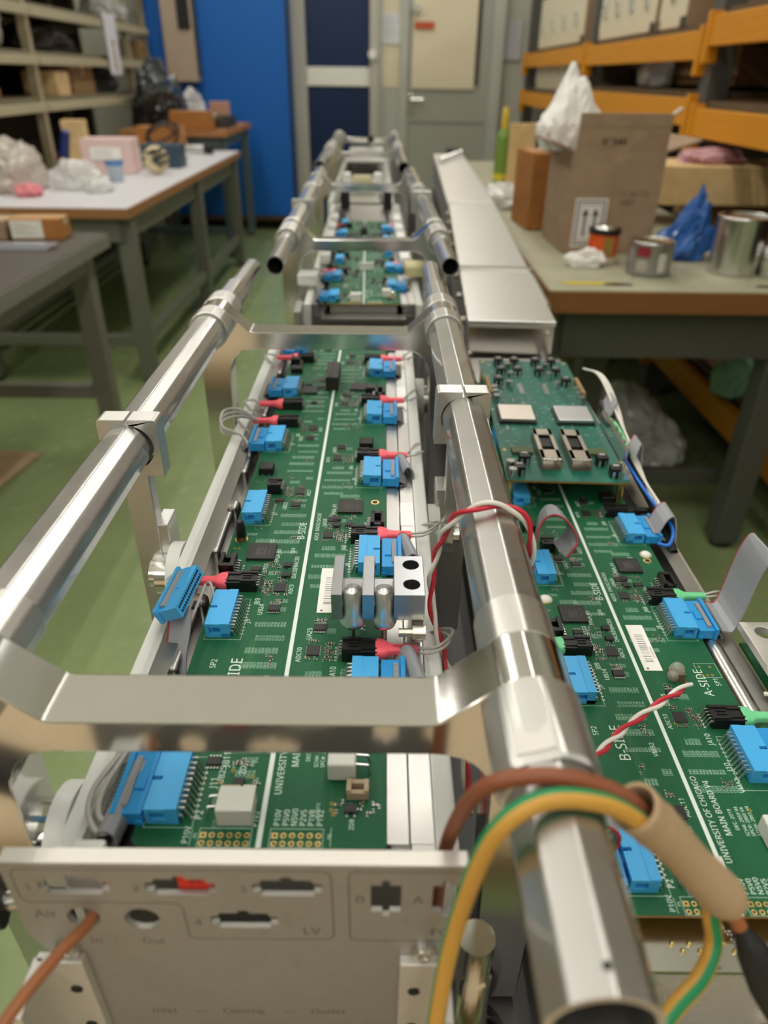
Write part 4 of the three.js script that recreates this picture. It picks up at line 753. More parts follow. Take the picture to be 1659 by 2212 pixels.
sensorPlug(boardR, 1, SA[0], M.mint, 'mint green sleeved plug at JA10 by the frame edge', 'mint sleeved plugs');
sensorPlug(boardR, 1, SA[1], M.mint, 'mint green sleeved plug at JA8 beside the broad ribbon', 'mint sleeved plugs', [[[-28, 4, 1.2], [-36, 6, 2], [-44, 5, 4], [-48, 2, 8]], [[-28, 3.4, -0.6], [-36, 4, 0], [-44, 4, 2], [-48, 1, 6]]]);
sensorPlug(boardR, -1, SB[0], M.mint, 'mint green sleeved plug at JB9 tucked under the tube', 'mint sleeved plugs');
sensorPlug(boardR, -1, 52, M.mint, 'mint green sleeved plug under the red and white twisted wires', 'mint sleeved plugs');
sensorPlug(boardR, 1, SA[2], M.blackPlastic, 'black sleeved plug beside the daughter card');
[[-1, 0], [-1, 2], [1, 1], [1, 2], [-1, 4], [1, 4]].forEach(([s, i], k) => sensorPlug(board2, s, (s < 0 ? SB : SA)[i], M.red, ORD[[0, 1, 0, 1, 2, 2][k]] + ' red sleeved plug on ' + (s < 0 ? 'the blue cabinet side' : 'the workbench side') + ' of the farther board', 'red sleeved plugs of the farther board', loopB));

// ================= daughter card =================
{
  const y0 = 0.968, t = thing('daughter_card', 'teal green daughter card with two metal cages raised over the main board', 'circuit board', [0.1535, y0, -0.512], -0.03);
  const Wd = 0.101, Ld = 0.29;
  const tx = canvas(512, 1024, (c, W, H) => {
    c.fillStyle = '#0d5e50'; c.fillRect(0, 0, W, H);
    for (let i = 0; i < 160; i++) { c.fillStyle = rnd() < 0.5 ? 'rgba(8,80,70,0.3)' : 'rgba(40,130,110,0.22)'; c.fillRect(rr(0, W), rr(0, H), rr(4, 60), rr(10, 120)); }
    c.fillStyle = 'rgba(190,225,215,0.75)'; for (let i = 0; i < 90; i++) { const x = rr(10, W - 40), y = rr(30, H - 110); c.fillRect(x, y, rr(4, 26), 2); c.fillRect(x, y + 5, rr(4, 26), 2); }
    c.fillStyle = '#cfa64a'; for (const [x, y] of [[20, 20], [W - 20, 20], [20, H - 200], [W - 60, H - 210]]) { c.beginPath(); c.arc(x, y, 9, 0, 7); c.fill(); }
  });
  mesh(t, 'substrate', [box(Wd, 0.0016, Ld, 0, -0.0009, -Ld / 2)], M.fr4);
  mesh(t, 'printed_face', [new THREE.PlaneGeometry(Wd, Ld).rotateX(-Math.PI / 2).translate(0, 0.00005, -Ld / 2)], std({ map: tx, roughness: 0.45 }));
  for (const s of [-1, 1]) {
    // cage: folded sheet box with an opening on top and a hollow near end
    const x = s * 0.0125 + 0.001, z = -0.05, w = 0.0165, h = 0.0095, d = 0.062, e = 0.0006;
    const cg = metal(rgb(0.52, 0.47, 0.4), 0.4);
    const c = mesh(t, 'transceiver_cage', [box(e, h, d, x - w / 2, h / 2, z), box(e, h, d, x + w / 2, h / 2, z), box(w, e, d, x, e, z), box(w, e, 0.02, x, h, z + d / 2 - 0.01), box(w, e, 0.012, x, h, z - d / 2 + 0.006), box(0.003, e, d, x - w / 2 + 0.0015, h, z), box(0.003, e, d, x + w / 2 - 0.0015, h, z), box(w, h, e, x, h / 2, z - d / 2)], cg);
    mesh(c, 'socket', [box(0.011, 0.006, 0.024, x, 0.0045, z - 0.012)], M.blackPlastic);
    mesh(c, 'cage_fingers', [0, 1, 2, 3, 4].map((i) => rbox(0.0026, 0.0012, 0.003, 0.0005, x - 0.0066 + i * 0.0033, h + 0.0004, z + d / 2 - 0.002)), M.tin);
    const hs = mesh(t, 'heat_spreader', [rbox(0.033, 0.003, 0.034, 0.0006, s * 0.0275, 0.004, -0.13)], s < 0 ? metal(rgb(0.75, 0.68, 0.62), 0.45) : metal(rgb(0.85, 0.86, 0.88), 0.35), s < 0 ? 'dull pinkish metal chip cover' : 'bright silver chip cover');
    mesh(hs, 'chip_carrier', [box(0.036, 0.0024, 0.037, s * 0.0275, 0.0013, -0.13)], M.chip);
    // power inductors and small blocks
    for (const [px, pz] of [[0.033, -0.032], [0.04, -0.012], [0.036, -0.215], [0.012, -0.245], [0.03, -0.245], [0.012, -0.275], [0.03, -0.275]]) {
      const b = mesh(t, 'inductor', [rbox(0.0095, 0.0085, 0.0095, 0.0008, s * px, 0.0045, pz)], M.blackPlastic);
      mesh(b, 'inductor_mark', [box(0.005, 0.0003, 0.0025, s * px, 0.0089, pz - 0.002)], plain(0xb0b0b0, 0.6));
      mesh(b, 'terminals', [box(0.002, 0.006, 0.0006, s * px - 0.0025, 0.003, pz + 0.005), box(0.002, 0.006, 0.0006, s * px + 0.0025, 0.003, pz + 0.005)], M.solder);
    }
    for (const [px, pz] of [[0.046, -0.02], [0.046, -0.006], [0.021, -0.26], [0.021, -0.232], [0.025, -0.205], [0.043, -0.165], [0.043, -0.178], [0.043, -0.19]]) mesh(t, 'capacitor', [cylY(0.0036, 0.0075, s * px, 0.0038, pz, 16), cylY(0.0033, 0.0008, s * px, 0.008, pz, 16)], M.tin);
    mesh(t, 'regulator', [box(0.018, 0.003, 0.011, s * 0.032, 0.0016, -0.052)], plain(0x4a5a30, 0.5));
    mesh(t, 'edge_connector', [rbox(0.004, 0.007, 0.045, 0.0008, s * 0.048, 0.0035, -0.2)], plain(0x9a7d4a, 0.5));
  }
  const a = [], add = (x, z, l, q) => a.push(box(l, 0.0006, q, x, 0.0003, z));
  for (let i = 0; i < 170; i++) add(rr(-0.05, 0.05), -rr(0.09, 0.285), rr(0.0008, 0.0022), rr(0.0008, 0.0022));
  for (let i = 0; i < 24; i++) { add(-0.013, -0.19 - i * 0.0012, 0.005, 0.0007); add(0.013, -0.19 - i * 0.0012, 0.005, 0.0007); }
  const sm = mesh(t, 'small_components', a, M.solder); sm.userData.kind = 'stuff';
  for (const s of [-1, 1]) for (const z of [-0.01, -0.28]) mesh(t, 'standoff', [cylY(0.003, 0.0215, s * 0.046, -0.0126, z, 12)], M.brass);
  // metal connector bracket standing at the outer edge
  mesh(t, 'side_bracket', [uvm(box(0.003, 0.02, 0.085, 0.0525, 0.004, -0.075))], M.tin);
  for (let i = 0; i < 6; i++) mesh(t, 'side_screw', [rod(V(0.054, 0.012, -0.04 - i * 0.014), V(0.0575, 0.012, -0.04 - i * 0.014), 0.0022, 0.0018, 10)], M.steel);
}
// ribbon strips: sheet swept along a centre line with a width direction
function strip(pts, width, wdir, n = 40, th = 0.0011) {
  const c = curve(pts), pos = [], idx = [], W = wdir.map ? null : null;
  for (let i = 0; i <= n; i++) {
    const p = c.getPoint(i / n), tn = c.getTangent(i / n), f = i / n;
    const d0 = V(...wdir[0]).lerp(V(...wdir[1]), f).normalize(), nn = d0.clone().cross(tn).normalize().multiplyScalar(th / 2), d = d0.multiplyScalar(width / 2);
    for (const [a, b] of [[-1, 1], [1, 1], [1, -1], [-1, -1]]) { const q = p.clone().addScaledVector(d, a).addScaledVector(nn, b); pos.push(q.x, q.y, q.z); }
  }
  for (let i = 0; i < n; i++) for (let k = 0; k < 4; k++) { const a = i * 4 + k, b = i * 4 + ((k + 1) % 4), e = a + 4, f = b + 4; idx.push(a, b, e, b, f, e); }
  idx.push(0, 2, 1, 0, 3, 2); const o = n * 4; idx.push(o, o + 1, o + 2, o, o + 2, o + 3);
  const g = new THREE.BufferGeometry(); g.setAttribute('position', new THREE.Float32BufferAttribute(pos, 3)); g.setIndex(idx);
  return toCreasedNormals(g, 0.6);
}
M.ribbon.side = THREE.DoubleSide;
const redEdge = plain(0xa8323c, 0.5);
function ribbonPrint(parent, pts, width, wdir, t0, t1, text) { // lettering running along one edge of the ribbon
  const c = curve(pts), pos = [], uv = [], idx = [], n = 30;
  for (let i = 0; i <= n; i++) {
    const f = t0 + (t1 - t0) * i / n, p = c.getPoint(f), d = V(...wdir[0]).lerp(V(...wdir[1]), f).normalize(), nn = d.clone().cross(c.getTangent(f)).normalize();
    for (const s of [-0.42, -0.24]) { const q = p.clone().addScaledVector(d, s * width).addScaledVector(nn, 0.0009); pos.push(q.x, q.y, q.z); uv.push(i / n, s < -0.3 ? 1 : 0); }
    if (i) { const a = (i - 1) * 2; idx.push(a, a + 2, a + 1, a + 1, a + 2, a + 3); }
  }
  const g = new THREE.BufferGeometry(); g.setAttribute('position', new THREE.Float32BufferAttribute(pos, 3)); g.setAttribute('uv', new THREE.Float32BufferAttribute(uv, 2)); g.setIndex(idx); g.computeVertexNormals();
  const m = ink(512, 48, (x) => { x.font = '38px sans-serif'; x.fillText(text, 6, 38); }, 0x3d3f45); m.side = THREE.DoubleSide;
  mesh(parent, 'ribbon_print', [g], m);
}
function ribbonCable(pts, width, wdir, text, edge = -1) {
  const t = thing('ribbon_cable', text, 'cable');
  mesh(t, 'ribbon', [strip(pts, width, wdir, 48)], M.ribbon);
  const ep = curve(pts), q = []; for (let i = 0; i <= 24; i++) { const d = V(...wdir[0]).lerp(V(...wdir[1]), i / 24).normalize(); q.push(ep.getPoint(i / 24).addScaledVector(d, edge * width / 2)); }
  if (edge) mesh(t, 'red_edge', [wire(q, 0.0008, 60, 6)], redEdge);
  return t;
}
let broad;
// broad ribbon leaving header J8 of the board under the daughter card, folding up and out of the picture
broad = ribbonCable([[0.2185, 0.95, -0.364], [0.226, 0.948, -0.366], [0.231, 0.956, -0.37], [0.237, 0.985, -0.375], [0.243, 0.998, -0.376], [0.25, 0.99, -0.375], [0.262, 0.988, -0.372], [0.274, 1.0, -0.37], [0.288, 1.05, -0.368], [0.31, 1.075, -0.366]], 0.03, [[0, 0, 1], [0.1, 0.05, 1]], 'broad grey ribbon cable rising from the J8 plug of the board under the card', -1);
ribbonPrint(broad, [[0.2185, 0.95, -0.364], [0.226, 0.948, -0.366], [0.231, 0.956, -0.37], [0.237, 0.985, -0.375], [0.243, 0.998, -0.376], [0.25, 0.99, -0.375], [0.262, 0.988, -0.372], [0.274, 1.0, -0.37], [0.288, 1.05, -0.368], [0.31, 1.075, -0.366]], 0.03, [[0, 0, 1], [0.1, 0.05, 1]], 0.62, 1, '105°C  2678  LE');
ribbonCable([[0.1125, 0.955, -0.432], [0.1135, 0.963, -0.438], [0.118, 0.974, -0.447], [0.126, 0.979, -0.449], [0.135, 0.975, -0.444], [0.139, 0.966, -0.435], [0.13, 0.957, -0.428]], 0.022, [[-0.3, 0.3, 1], [0.2, 0.1, 1]], 'grey ribbon cable folded in a loop above the J7 header', 1);
ribbonCable([[0.2125, 0.952, -0.47], [0.219, 0.962, -0.474], [0.226, 0.962, -0.478], [0.229, 0.95, -0.476], [0.229, 0.93, -0.47]], 0.022, [[0, 0, 1], [0, 0, 1]], 'short grey ribbon bent over the tray edge by the card', -1);
ribbonCable([[0.214, 0.975, -0.55], [0.221, 0.983, -0.56], [0.226, 0.975, -0.566], [0.227, 0.95, -0.562]], 0.02, [[0, 0, 1], [0, 0, 1]], 'grey ribbon curling over the side of the daughter card', -1);
ribbonCable([[0.2155, 0.975, -0.64], [0.2235, 0.986, -0.65], [0.2275, 0.978, -0.66], [0.2285, 0.955, -0.655]], 0.03, [[0, 0, 1], [0, 0, 1]], 'grey ribbon bent beside the silver chip cover', -1);
ribbonCable([[0.0925, 0.957, -0.196], [0.088, 0.975, -0.197], [0.0915, 0.988, -0.196], [0.1, 0.982, -0.195], [0.099, 0.965, -0.196]], 0.026, [[0, 0, 1], [0, 0, 1]], 'dark grey looped ribbon with red edge behind the tube', 1);
// ribbons curling beside the headers of the board between the tubes
ribbonCable([[-0.1005, 0.992, -0.186], [-0.1, 0.998, -0.186], [-0.1035, 1.0015, -0.186], [-0.1075, 0.998, -0.186], [-0.108, 0.99, -0.186], [-0.104, 0.985, -0.186]], 0.034, [[0.12, 0, -1], [0.12, 0, -1]], 'ribbed grey ribbon rolled up beside the J11 plug', 0);
[[96, 'behind the near bracket'], [200, 'beyond the slotted block'], [312, 'by the third plug of that edge']].forEach(([w, s]) => {
  const p = spot(board1, 61, w, 4); ribbonCable([[p.x - 0.004, p.y - 0.006, p.z], [p.x + 0.001, p.y + 0.004, p.z], [p.x + 0.006, p.y + 0.002, p.z + 0.002], [p.x + 0.007, p.y - 0.014, p.z + 0.002]], 0.024, [[0.25, 0, 1], [0.25, 0, 1]], 'grey ribbon arching over the edge strip ' + s);
});

// loose blue plug hanging tilted over the white rail
{
  const p = V(-0.1085, 1.0105, -0.306), t = thing('ribbon_plug', 'loose blue ribbon plug tilted over the white rail', 'plug', p.toArray());
  t.rotation.set(0.1, -0.12, 0.42); t.rotation.order = 'YXZ';
  mesh(t, 'plug_body', [box(13 * mm, 7 * mm, 34 * mm), box(2.4 * mm, 9 * mm, 36 * mm, -6 * mm, 0.6 * mm, 0), box(3 * mm, 0.6 * mm, 0.8 * mm, 1 * mm, 3.6 * mm, 0)], M.hdr);
  const h = []; for (let i = 0; i < 15; i++) for (const y of [-1.5, 1.5]) h.push(box(0.4 * mm, 1.3 * mm, 1.3 * mm, 6.5 * mm, y * mm, (-14 + i * 2) * mm));
  mesh(t, 'contact_holes', h, M.dark);
  mesh(t, 'ribbon_fold', [box(2.6 * mm, 1.8 * mm, 28 * mm, -2.6 * mm, 4 * mm, 0)], M.ribbon);
}
ribbonCable([[-0.108, 1.004, -0.3], [-0.107, 0.996, -0.29], [-0.1075, 0.988, -0.28], [-0.106, 0.98, -0.27]], 0.012, [[1, 0.2, -0.3], [1, 0.2, 0.2]], 'grey ribbon twisted below the loose blue plug');
{ const t = thing('thin_wires', 'pair of pale wires looped by the loose blue plug', 'wire'); mesh(t, 'wire', [wire([[-0.1, 0.999, -0.33], [-0.096, 1.004, -0.322], [-0.093, 0.996, -0.314], [-0.095, 0.984, -0.308]], 0.0009, 30, 8), wire([[-0.102, 0.997, -0.331], [-0.1, 1.002, -0.32], [-0.105, 0.992, -0.297], [-0.108, 0.984, -0.295]], 0.0009, 30, 8)], M.greyWire); }
{ const t = thing('thin_wires', 'pair of grey wires looping over the white rail near J11', 'wire'); for (const d of [0, 0.004]) mesh(t, 'wire', [wire([[-0.108 + d * 0.6, 0.999, -0.225], [-0.1113 + d * 0.6, 1.0, -0.2081], [-0.1165 + d, 1.0, -0.1905], [-0.1155 + d, 0.9995, -0.1797], [-0.1099 + d * 0.5, 0.999, -0.1715 - d], [-0.105, 0.999, -0.171 - d], [-0.1025, 0.998, -0.18]], 0.0012, 40, 8)], M.greyWire); }
{ const t = thing('thin_wires', 'bundle of white wires coiled outside the rail by the red plugs', 'wire'); for (const d of [0, 0.003, 0.006]) mesh(t, 'wire', [wire([[-0.106, 1.0, -0.557], [-0.12, 1.006 + d, -0.552], [-0.133, 1.004 + d, -0.545 - d], [-0.13, 1.0 + d, -0.53], [-0.116, 1.0, -0.528], [-0.107, 0.995, -0.515], [-0.106, 0.985, -0.5]], 0.0011, 40, 8)], M.greyWire); }

// slotted block with two polished pins
{
  const t = thing('slotted_block', 'scratched metal block with two slots and bright pins above the barcode label', 'metal block', [-0.0248, 0.998, -0.2805]);
  const s = new THREE.Shape(), W = 0.047, L = 0.034;
  s.moveTo(0.0315, 0); s.lineTo(W, 0); s.lineTo(W, L); s.lineTo(0.0315, L); s.closePath();
  const tabs = [poly([[0, 0], [0.0055, 0], [0.0055, L], [0, L]]), poly([[0.0155, 0], [0.0215, 0], [0.0215, L], [0.0155, L]])];
  s.holes.push(circle(0.0405, 0.009, 0.0042), circle(0.0405, 0.026, 0.0042));
  mesh(t, 'plate', [s, ...tabs].map((q) => uvm(ext(q, 0.0155, 0.0003, 16).rotateX(-Math.PI / 2).translate(0, 0.0165, 0))).concat([box(0.04, 0.003, 0.012, 0.02, 0.0155, -0.028), box(0.04, 0.003, 0.004, 0.02, 0.0155, -0.012)]), metal(rgb(0.4, 0.41, 0.43), 0.7, { roughnessMap: rep(scratchTex, 22) }));
  const pinMat = metal(rgb(0.9, 0.9, 0.9), 0.7, { roughnessMap: rep(scratchTex, 30) });
  for (const x of [0.0105, 0.0265]) mesh(t, 'pin', [lathe([[0, -0.0105], [0.0012, -0.0105], [0.0012, -0.001], [0.006, -0.0004], [0.0068, 0.002], [0.0062, 0.005], [0.0049, 0.0085], [0.0049, 0.0212], [0, 0.0212]], 32).translate(x, 0.011, -0.0045)], pinMat);
  mesh(t, 'support_foot', [uvm(box(0.006, 0.0185, 0.03, 0.0438, 0.00925, -0.017))], M.milled);
  const sc = mesh(t, 'cap_screw', [rod(V(0.034, 0.012, 0.0045), V(0.041, 0.012, 0.0045), 0.0022), rod(V(0.041, 0.012, 0.0045), V(0.0475, 0.012, 0.0045), 0.0038)], metal(rgb(0.62, 0.58, 0.48), 0.25));
}

// ================= loose wires near the camera =================
const K1 = 1.0745, near = (pts, k = K1) => pts.map((p) => [p[0] * k, 1.25 + (p[1] - 1.25) * k, p[2] * k]);
const brownW = plain(0x8a4f33, 0.5), yel = plain(0xcf9c42, 0.5), grn = plain(0x178a55, 0.5), redW = plain(0xc82a3c, 0.4), whiteW = plain(0xe6e3da, 0.45), black = plain(0x1a1a1b, 0.5);
{
  const t = thing('brown_wire', 'brown insulated wire arching over the tube into the beige sleeve', 'wire');
  mesh(t, 'insulation', [wire(near([[0.0215, 0.985, -0.148], [0.022, 1.02, -0.146], [0.0237, 1.06, -0.1345], [0.0297, 1.086, -0.1265], [0.0446, 1.0915, -0.1255], [0.0596, 1.0885, -0.1245], [0.069, 1.083, -0.1232], [0.081, 1.069, -0.1228]]), 0.0026, 80, 14)], brownW);
}
// striped earth wire: yellow core with a green stripe running along it
function stripedWire(pts, r, n, text) {
  const t = thing('earth_wire', text, 'wire'), c = curve(near(pts)), fr = c.computeFrenetFrames(n, false);
  const PH = 2.5, build = (a0, a1) => { const pos = [], idx = [], K = 8; for (let i = 0; i <= n; i++) { const p = c.getPointAt(i / n); for (let k = 0; k <= K; k++) { const a = a0 + (a1 - a0) * k / K; const d = fr.normals[i].clone().multiplyScalar(Math.cos(a)).addScaledVector(fr.binormals[i], Math.sin(a)); const q = p.clone().addScaledVector(d, r); pos.push(q.x, q.y, q.z); } } for (let i = 0; i < n; i++) for (let k = 0; k < K; k++) { const a = i * (K + 1) + k, b = a + 1, e = a + K + 1, f = e + 1; idx.push(a, e, b, b, e, f); } const g = new THREE.BufferGeometry(); g.setAttribute('position', new THREE.Float32BufferAttribute(pos, 3)); g.setIndex(idx); g.computeVertexNormals(); return g; };
  for (let q = 0; q < 4; q++) mesh(t, q % 2 ? 'yellow_stripe' : 'green_stripe', [build(PH + [0, 1.05, Math.PI, Math.PI + 1.05][q] * 1, PH + [1.05, Math.PI, Math.PI + 1.05, 2 * Math.PI][q])], q % 2 ? yel : grn);
  return t;
}
stripedWire([[0.012, 0.93, -0.088], [0.0165, 0.985, -0.1], [0.021, 1.03, -0.111], [0.0263, 1.068, -0.1135], [0.0321, 1.0865, -0.1145], [0.0428, 1.0922, -0.1175], [0.0566, 1.0905, -0.1185], [0.0678, 1.083, -0.119], [0.08, 1.069, -0.1195]], 0.0029, 120, 'green and yellow earth wire arching over the tube');
stripedWire([[0.097, 1.05, -0.121], [0.0995, 1.038, -0.1195], [0.1015, 1.028, -0.116], [0.0955, 1.024, -0.108], [0.0847, 1.022, -0.1], [0.074, 1.016, -0.091], [0.066, 1.0, -0.083]], 0.0029, 80, 'green and yellow earth wire hanging below the beige sleeve');
{
  const t = thing('cable_sleeve', 'beige rubber sleeve over the brown and earth wires', 'sleeve'), c = curve(near([[0.0685, 1.0835, -0.1222], [0.08, 1.071, -0.1222], [0.0925, 1.056, -0.1208], [0.1035, 1.044, -0.1192]]));
  const N = 30, K = 24, pos = [], idx = [], fr = c.computeFrenetFrames(N, false);
  for (const lay of [0, 1]) for (let i = 0; i <= N; i++) { const p = c.getPointAt(i / N), f = i / N; const r = (lay ? 0.0056 : 0.0067) * (1 + 0.05 * Math.sin(f * 9) + (f < 0.14 ? 0.12 * (1 - f / 0.14) : 0) + (Math.abs(f - 0.2) < 0.03 ? 0.05 : 0) - (f > 0.94 ? (f - 0.94) * 5 * 0.5 : 0)); for (let k = 0; k < K; k++) { const a = (k / K) * 6.2832, q = p.clone().addScaledVector(fr.normals[i], Math.cos(a) * r).addScaledVector(fr.binormals[i], Math.sin(a) * r); pos.push(q.x, q.y, q.z); } }
  const S = (N + 1) * K; for (const lay of [0, 1]) for (let i = 0; i < N; i++) for (let k = 0; k < K; k++) { const a = lay * S + i * K + k, b = lay * S + i * K + ((k + 1) % K), e = a + K, f = b + K; lay ? idx.push(a, b, e, b, f, e) : idx.push(a, e, b, b, e, f); }
  for (const i of [0, N]) for (let k = 0; k < K; k++) { const a = i * K + k, b = i * K + ((k + 1) % K), e = a + S, f = b + S; idx.push(a, b, e, b, f, e); }
  const g = new THREE.BufferGeometry(); g.setAttribute('position', new THREE.Float32BufferAttribute(pos, 3)); g.setIndex(idx); g.computeVertexNormals();
  mesh(t, 'sleeve', [g], plain(0xb79c7a, 0.6, { side: THREE.DoubleSide }));
}
{
  const t = thing('probe_lead', 'black clip probe hanging from the beige sleeve', 'probe', [0.113, 1.0238, -0.1282]);
  const dir = V(0.0185, -0.03, 0.0165).normalize(), g = lathe([[0, 0], [0.002, 0.0], [0.0026, 0.004], [0.003, 0.0045], [0.0052, 0.011], [0.0068, 0.024], [0.0062, 0.034], [0.005, 0.04], [0.0035, 0.042], [0, 0.042]], 24);
  const orient = (q) => q.applyQuaternion(new THREE.Quaternion().setFromUnitVectors(V(0, 1, 0), dir));
  mesh(t, 'grip', [orient(g.translate(0, 0.004, 0))], black);
  mesh(t, 'ferrule', [orient(lathe([[0, 0], [0.0022, 0.0005], [0.0025, 0.008], [0, 0.009]], 16).translate(0, -0.002, 0))], plain(0xa8643c, 0.5));
  mesh(t, 'insulator', [orient(new THREE.SphereGeometry(0.0032, 16, 12).scale(1, 1.3, 1).translate(-0.001, -0.004, 0.001))], plain(0xd9cf9a, 0.5));
  mesh(t, 'tip', [orient(cylY(0.0018, 0.022, 0, 0.054, 0, 12))], M.steel);
}
{ const t = thing('brown_wire', 'brown wire coming out of the Air In hole', 'wire'); mesh(t, 'insulation', [wire([[-0.0985, 0.9985, -0.155], [-0.0988, 1.0005, -0.137], [-0.1035, 1.006, -0.122], [-0.1105, 1.008, -0.103], [-0.12, 1.0, -0.08]], 0.0021, 50, 14)], plain(0xa2653f, 0.5)); }
function twisted(pts, r, pitch, text, cols, n = 140) {
  const t = thing('twisted_wires', text, 'wire'), c = curve(pts), L = c.getLength(), fr = c.computeFrenetFrames(n, false);
  cols.forEach(([nm, mat], j) => { const q = []; for (let i = 0; i <= n; i++) { const a = (i / n) * L / pitch * 6.2832 + j * 6.2832 / cols.length; q.push(c.getPointAt(i / n).addScaledVector(fr.normals[i], Math.cos(a) * r * 1.02).addScaledVector(fr.binormals[i], Math.sin(a) * r * 1.02)); } mesh(t, nm, [wire(q, r, n * 2, 10)], mat); });
  return t;
}
twisted(near([[0.038, 0.985, -0.19], [0.037, 0.997, -0.215], [0.0335, 1.003, -0.253], [0.0258, 1.022, -0.281], [0.0262, 1.048, -0.286], [0.0318, 1.078, -0.274], [0.043, 1.0895, -0.268], [0.0545, 1.089, -0.269], [0.0645, 1.082, -0.268], [0.0688, 1.062, -0.268], [0.0705, 1.03, -0.28], [0.074, 0.985, -0.3]], 1.059), 0.0012, 0.036, 'red and white twisted pair looped over the tube', [['red_wire', redW], ['white_wire', whiteW]], 200);
twisted([[0.092, 0.974, -0.219], [0.1041, 0.972, -0.2315], [0.1262, 0.966, -0.2548], [0.1481, 0.966, -0.2709], [0.1725, 0.963, -0.2894]], 0.00115, 0.034, 'red and white twisted wires lying across the board', [['red_wire', redW], ['white_wire', whiteW]], 120);
{ const t = thing('glue_blob', 'clear glue blob with wire ends on the board', 'glue blob', spot(boardR, 20.5, 143, 0).toArray()); mesh(t, 'blob', [new THREE.SphereGeometry(0.0046, 24, 16).scale(1, 1.1, 0.95).translate(0, 0.006, 0), new THREE.SphereGeometry(0.0034, 20, 14).translate(-0.003, 0.004, 0.003)], new THREE.MeshPhysicalMaterial({ color: 0xf6f8f0, roughness: 0.12, transmission: 0.8, thickness: 0, clearcoat: 1 })); mesh(t, 'socket', [box(0.008, 0.006, 0.007, 0, 0.003, 0.001)], plain(0x6a5a44, 0.6)); }
{ const t = thing('white_wires', 'white marked wires looped under the broad ribbon cable', 'wire'); for (const [a, b] of [[0, 0], [0.003, 0.004], [-0.002, 0.008]]) mesh(t, 'wire', [wire([[0.2265, 0.952, -0.3], [0.231 + a, 0.962, -0.306 - b], [0.238 + a, 0.985, -0.322 - b], [0.245, 0.985, -0.318 - b * 0.5], [0.244 - a, 0.965, -0.3], [0.236, 0.95, -0.296], [0.224, 0.945, -0.3]], 0.0013, 50, 8)], whiteW); }
{ const t = thing('blue_wire', 'bright blue wire beside the tray edge by the daughter card', 'wire'); mesh(t, 'wire', [wire([[0.211, 0.968, -0.565], [0.2155, 0.962, -0.53], [0.2195, 0.958, -0.5], [0.2245, 0.955, -0.465], [0.218, 0.95, -0.448], [0.211, 0.948, -0.452]], 0.0014, 60, 8)], plain(0x1f74d8, 0.4)); }
{ const t = thing('black_cable', 'black sleeved cable along the outer edge of the tray', 'cable'); mesh(t, 'jacket', [wire([[0.217, 0.975, -0.66], [0.2205, 0.966, -0.6], [0.221, 0.958, -0.55], [0.223, 0.952, -0.5], [0.2235, 0.94, -0.45]], 0.0042, 60, 12)], black); }
{ const t = thing('white_wires', 'white wire bundle hanging beside the daughter card', 'wire'); for (let i = 0; i < 3; i++) mesh(t, 'wire', [wire([[0.214, 0.986, -0.73], [0.22 + i * 0.002, 0.992, -0.69], [0.222 + i * 0.003, 0.978, -0.62 - i * 0.01], [0.2235 - i * 0.002, 0.966, -0.56], [0.2215 + i * 0.0025, 0.955, -0.5 + i * 0.012]], 0.0012, 60, 8)], whiteW); }
{ const t = thing('green_wire', 'mint green wire along the edge of the daughter card', 'wire'); mesh(t, 'wire', [wire([[0.21, 0.976, -0.63], [0.2145, 0.979, -0.6], [0.2155, 0.972, -0.555]], 0.0018, 30, 8)], M.mint); }

// ================= clutter on tables and shelves =================
function bag(name, label, category, pos, size, mat, sd, turn = 0, amp = 0.35, peak = 0) { // crumpled film: creased facets over a slumped body
  const g = new THREE.IcosahedronGeometry(1, 9), p = g.attributes.position;
  for (let i = 0; i < p.count; i++) {
    const v = V(p.getX(i), p.getY(i), p.getZ(i)), n = (f, o) => noise.noise(v.x * f + sd + o, v.y * f + o * 2, v.z * f + sd * 1.3);
    const k = 0.84 + amp * (0.8 * n(1.5, 0) + 0.45 * (0.5 - Math.abs(n(3.1, 4))) + 0.4 * (0.5 - Math.abs(n(6.3, 9))) + 0.16 * n(13, 2));
    v.multiplyScalar(k); if (v.y < -0.4) v.y = -0.4 + (v.y + 0.4) * 0.06; p.setXYZ(i, v.x * (1 - peak * clamp(v.y)), v.y, v.z * (1 - peak * clamp(v.y)));
  }
  g.deleteAttribute('normal'); g.computeVertexNormals();
  g.translate(0, 0.435, 0).scale(size[0], size[1], size[2]);
  const m = mesh(scene, name, [toCreasedNormals(clean(g), 0.35)], mat); m.position.set(...pos); m.rotation.y = turn; return tag(m, label, category);
}
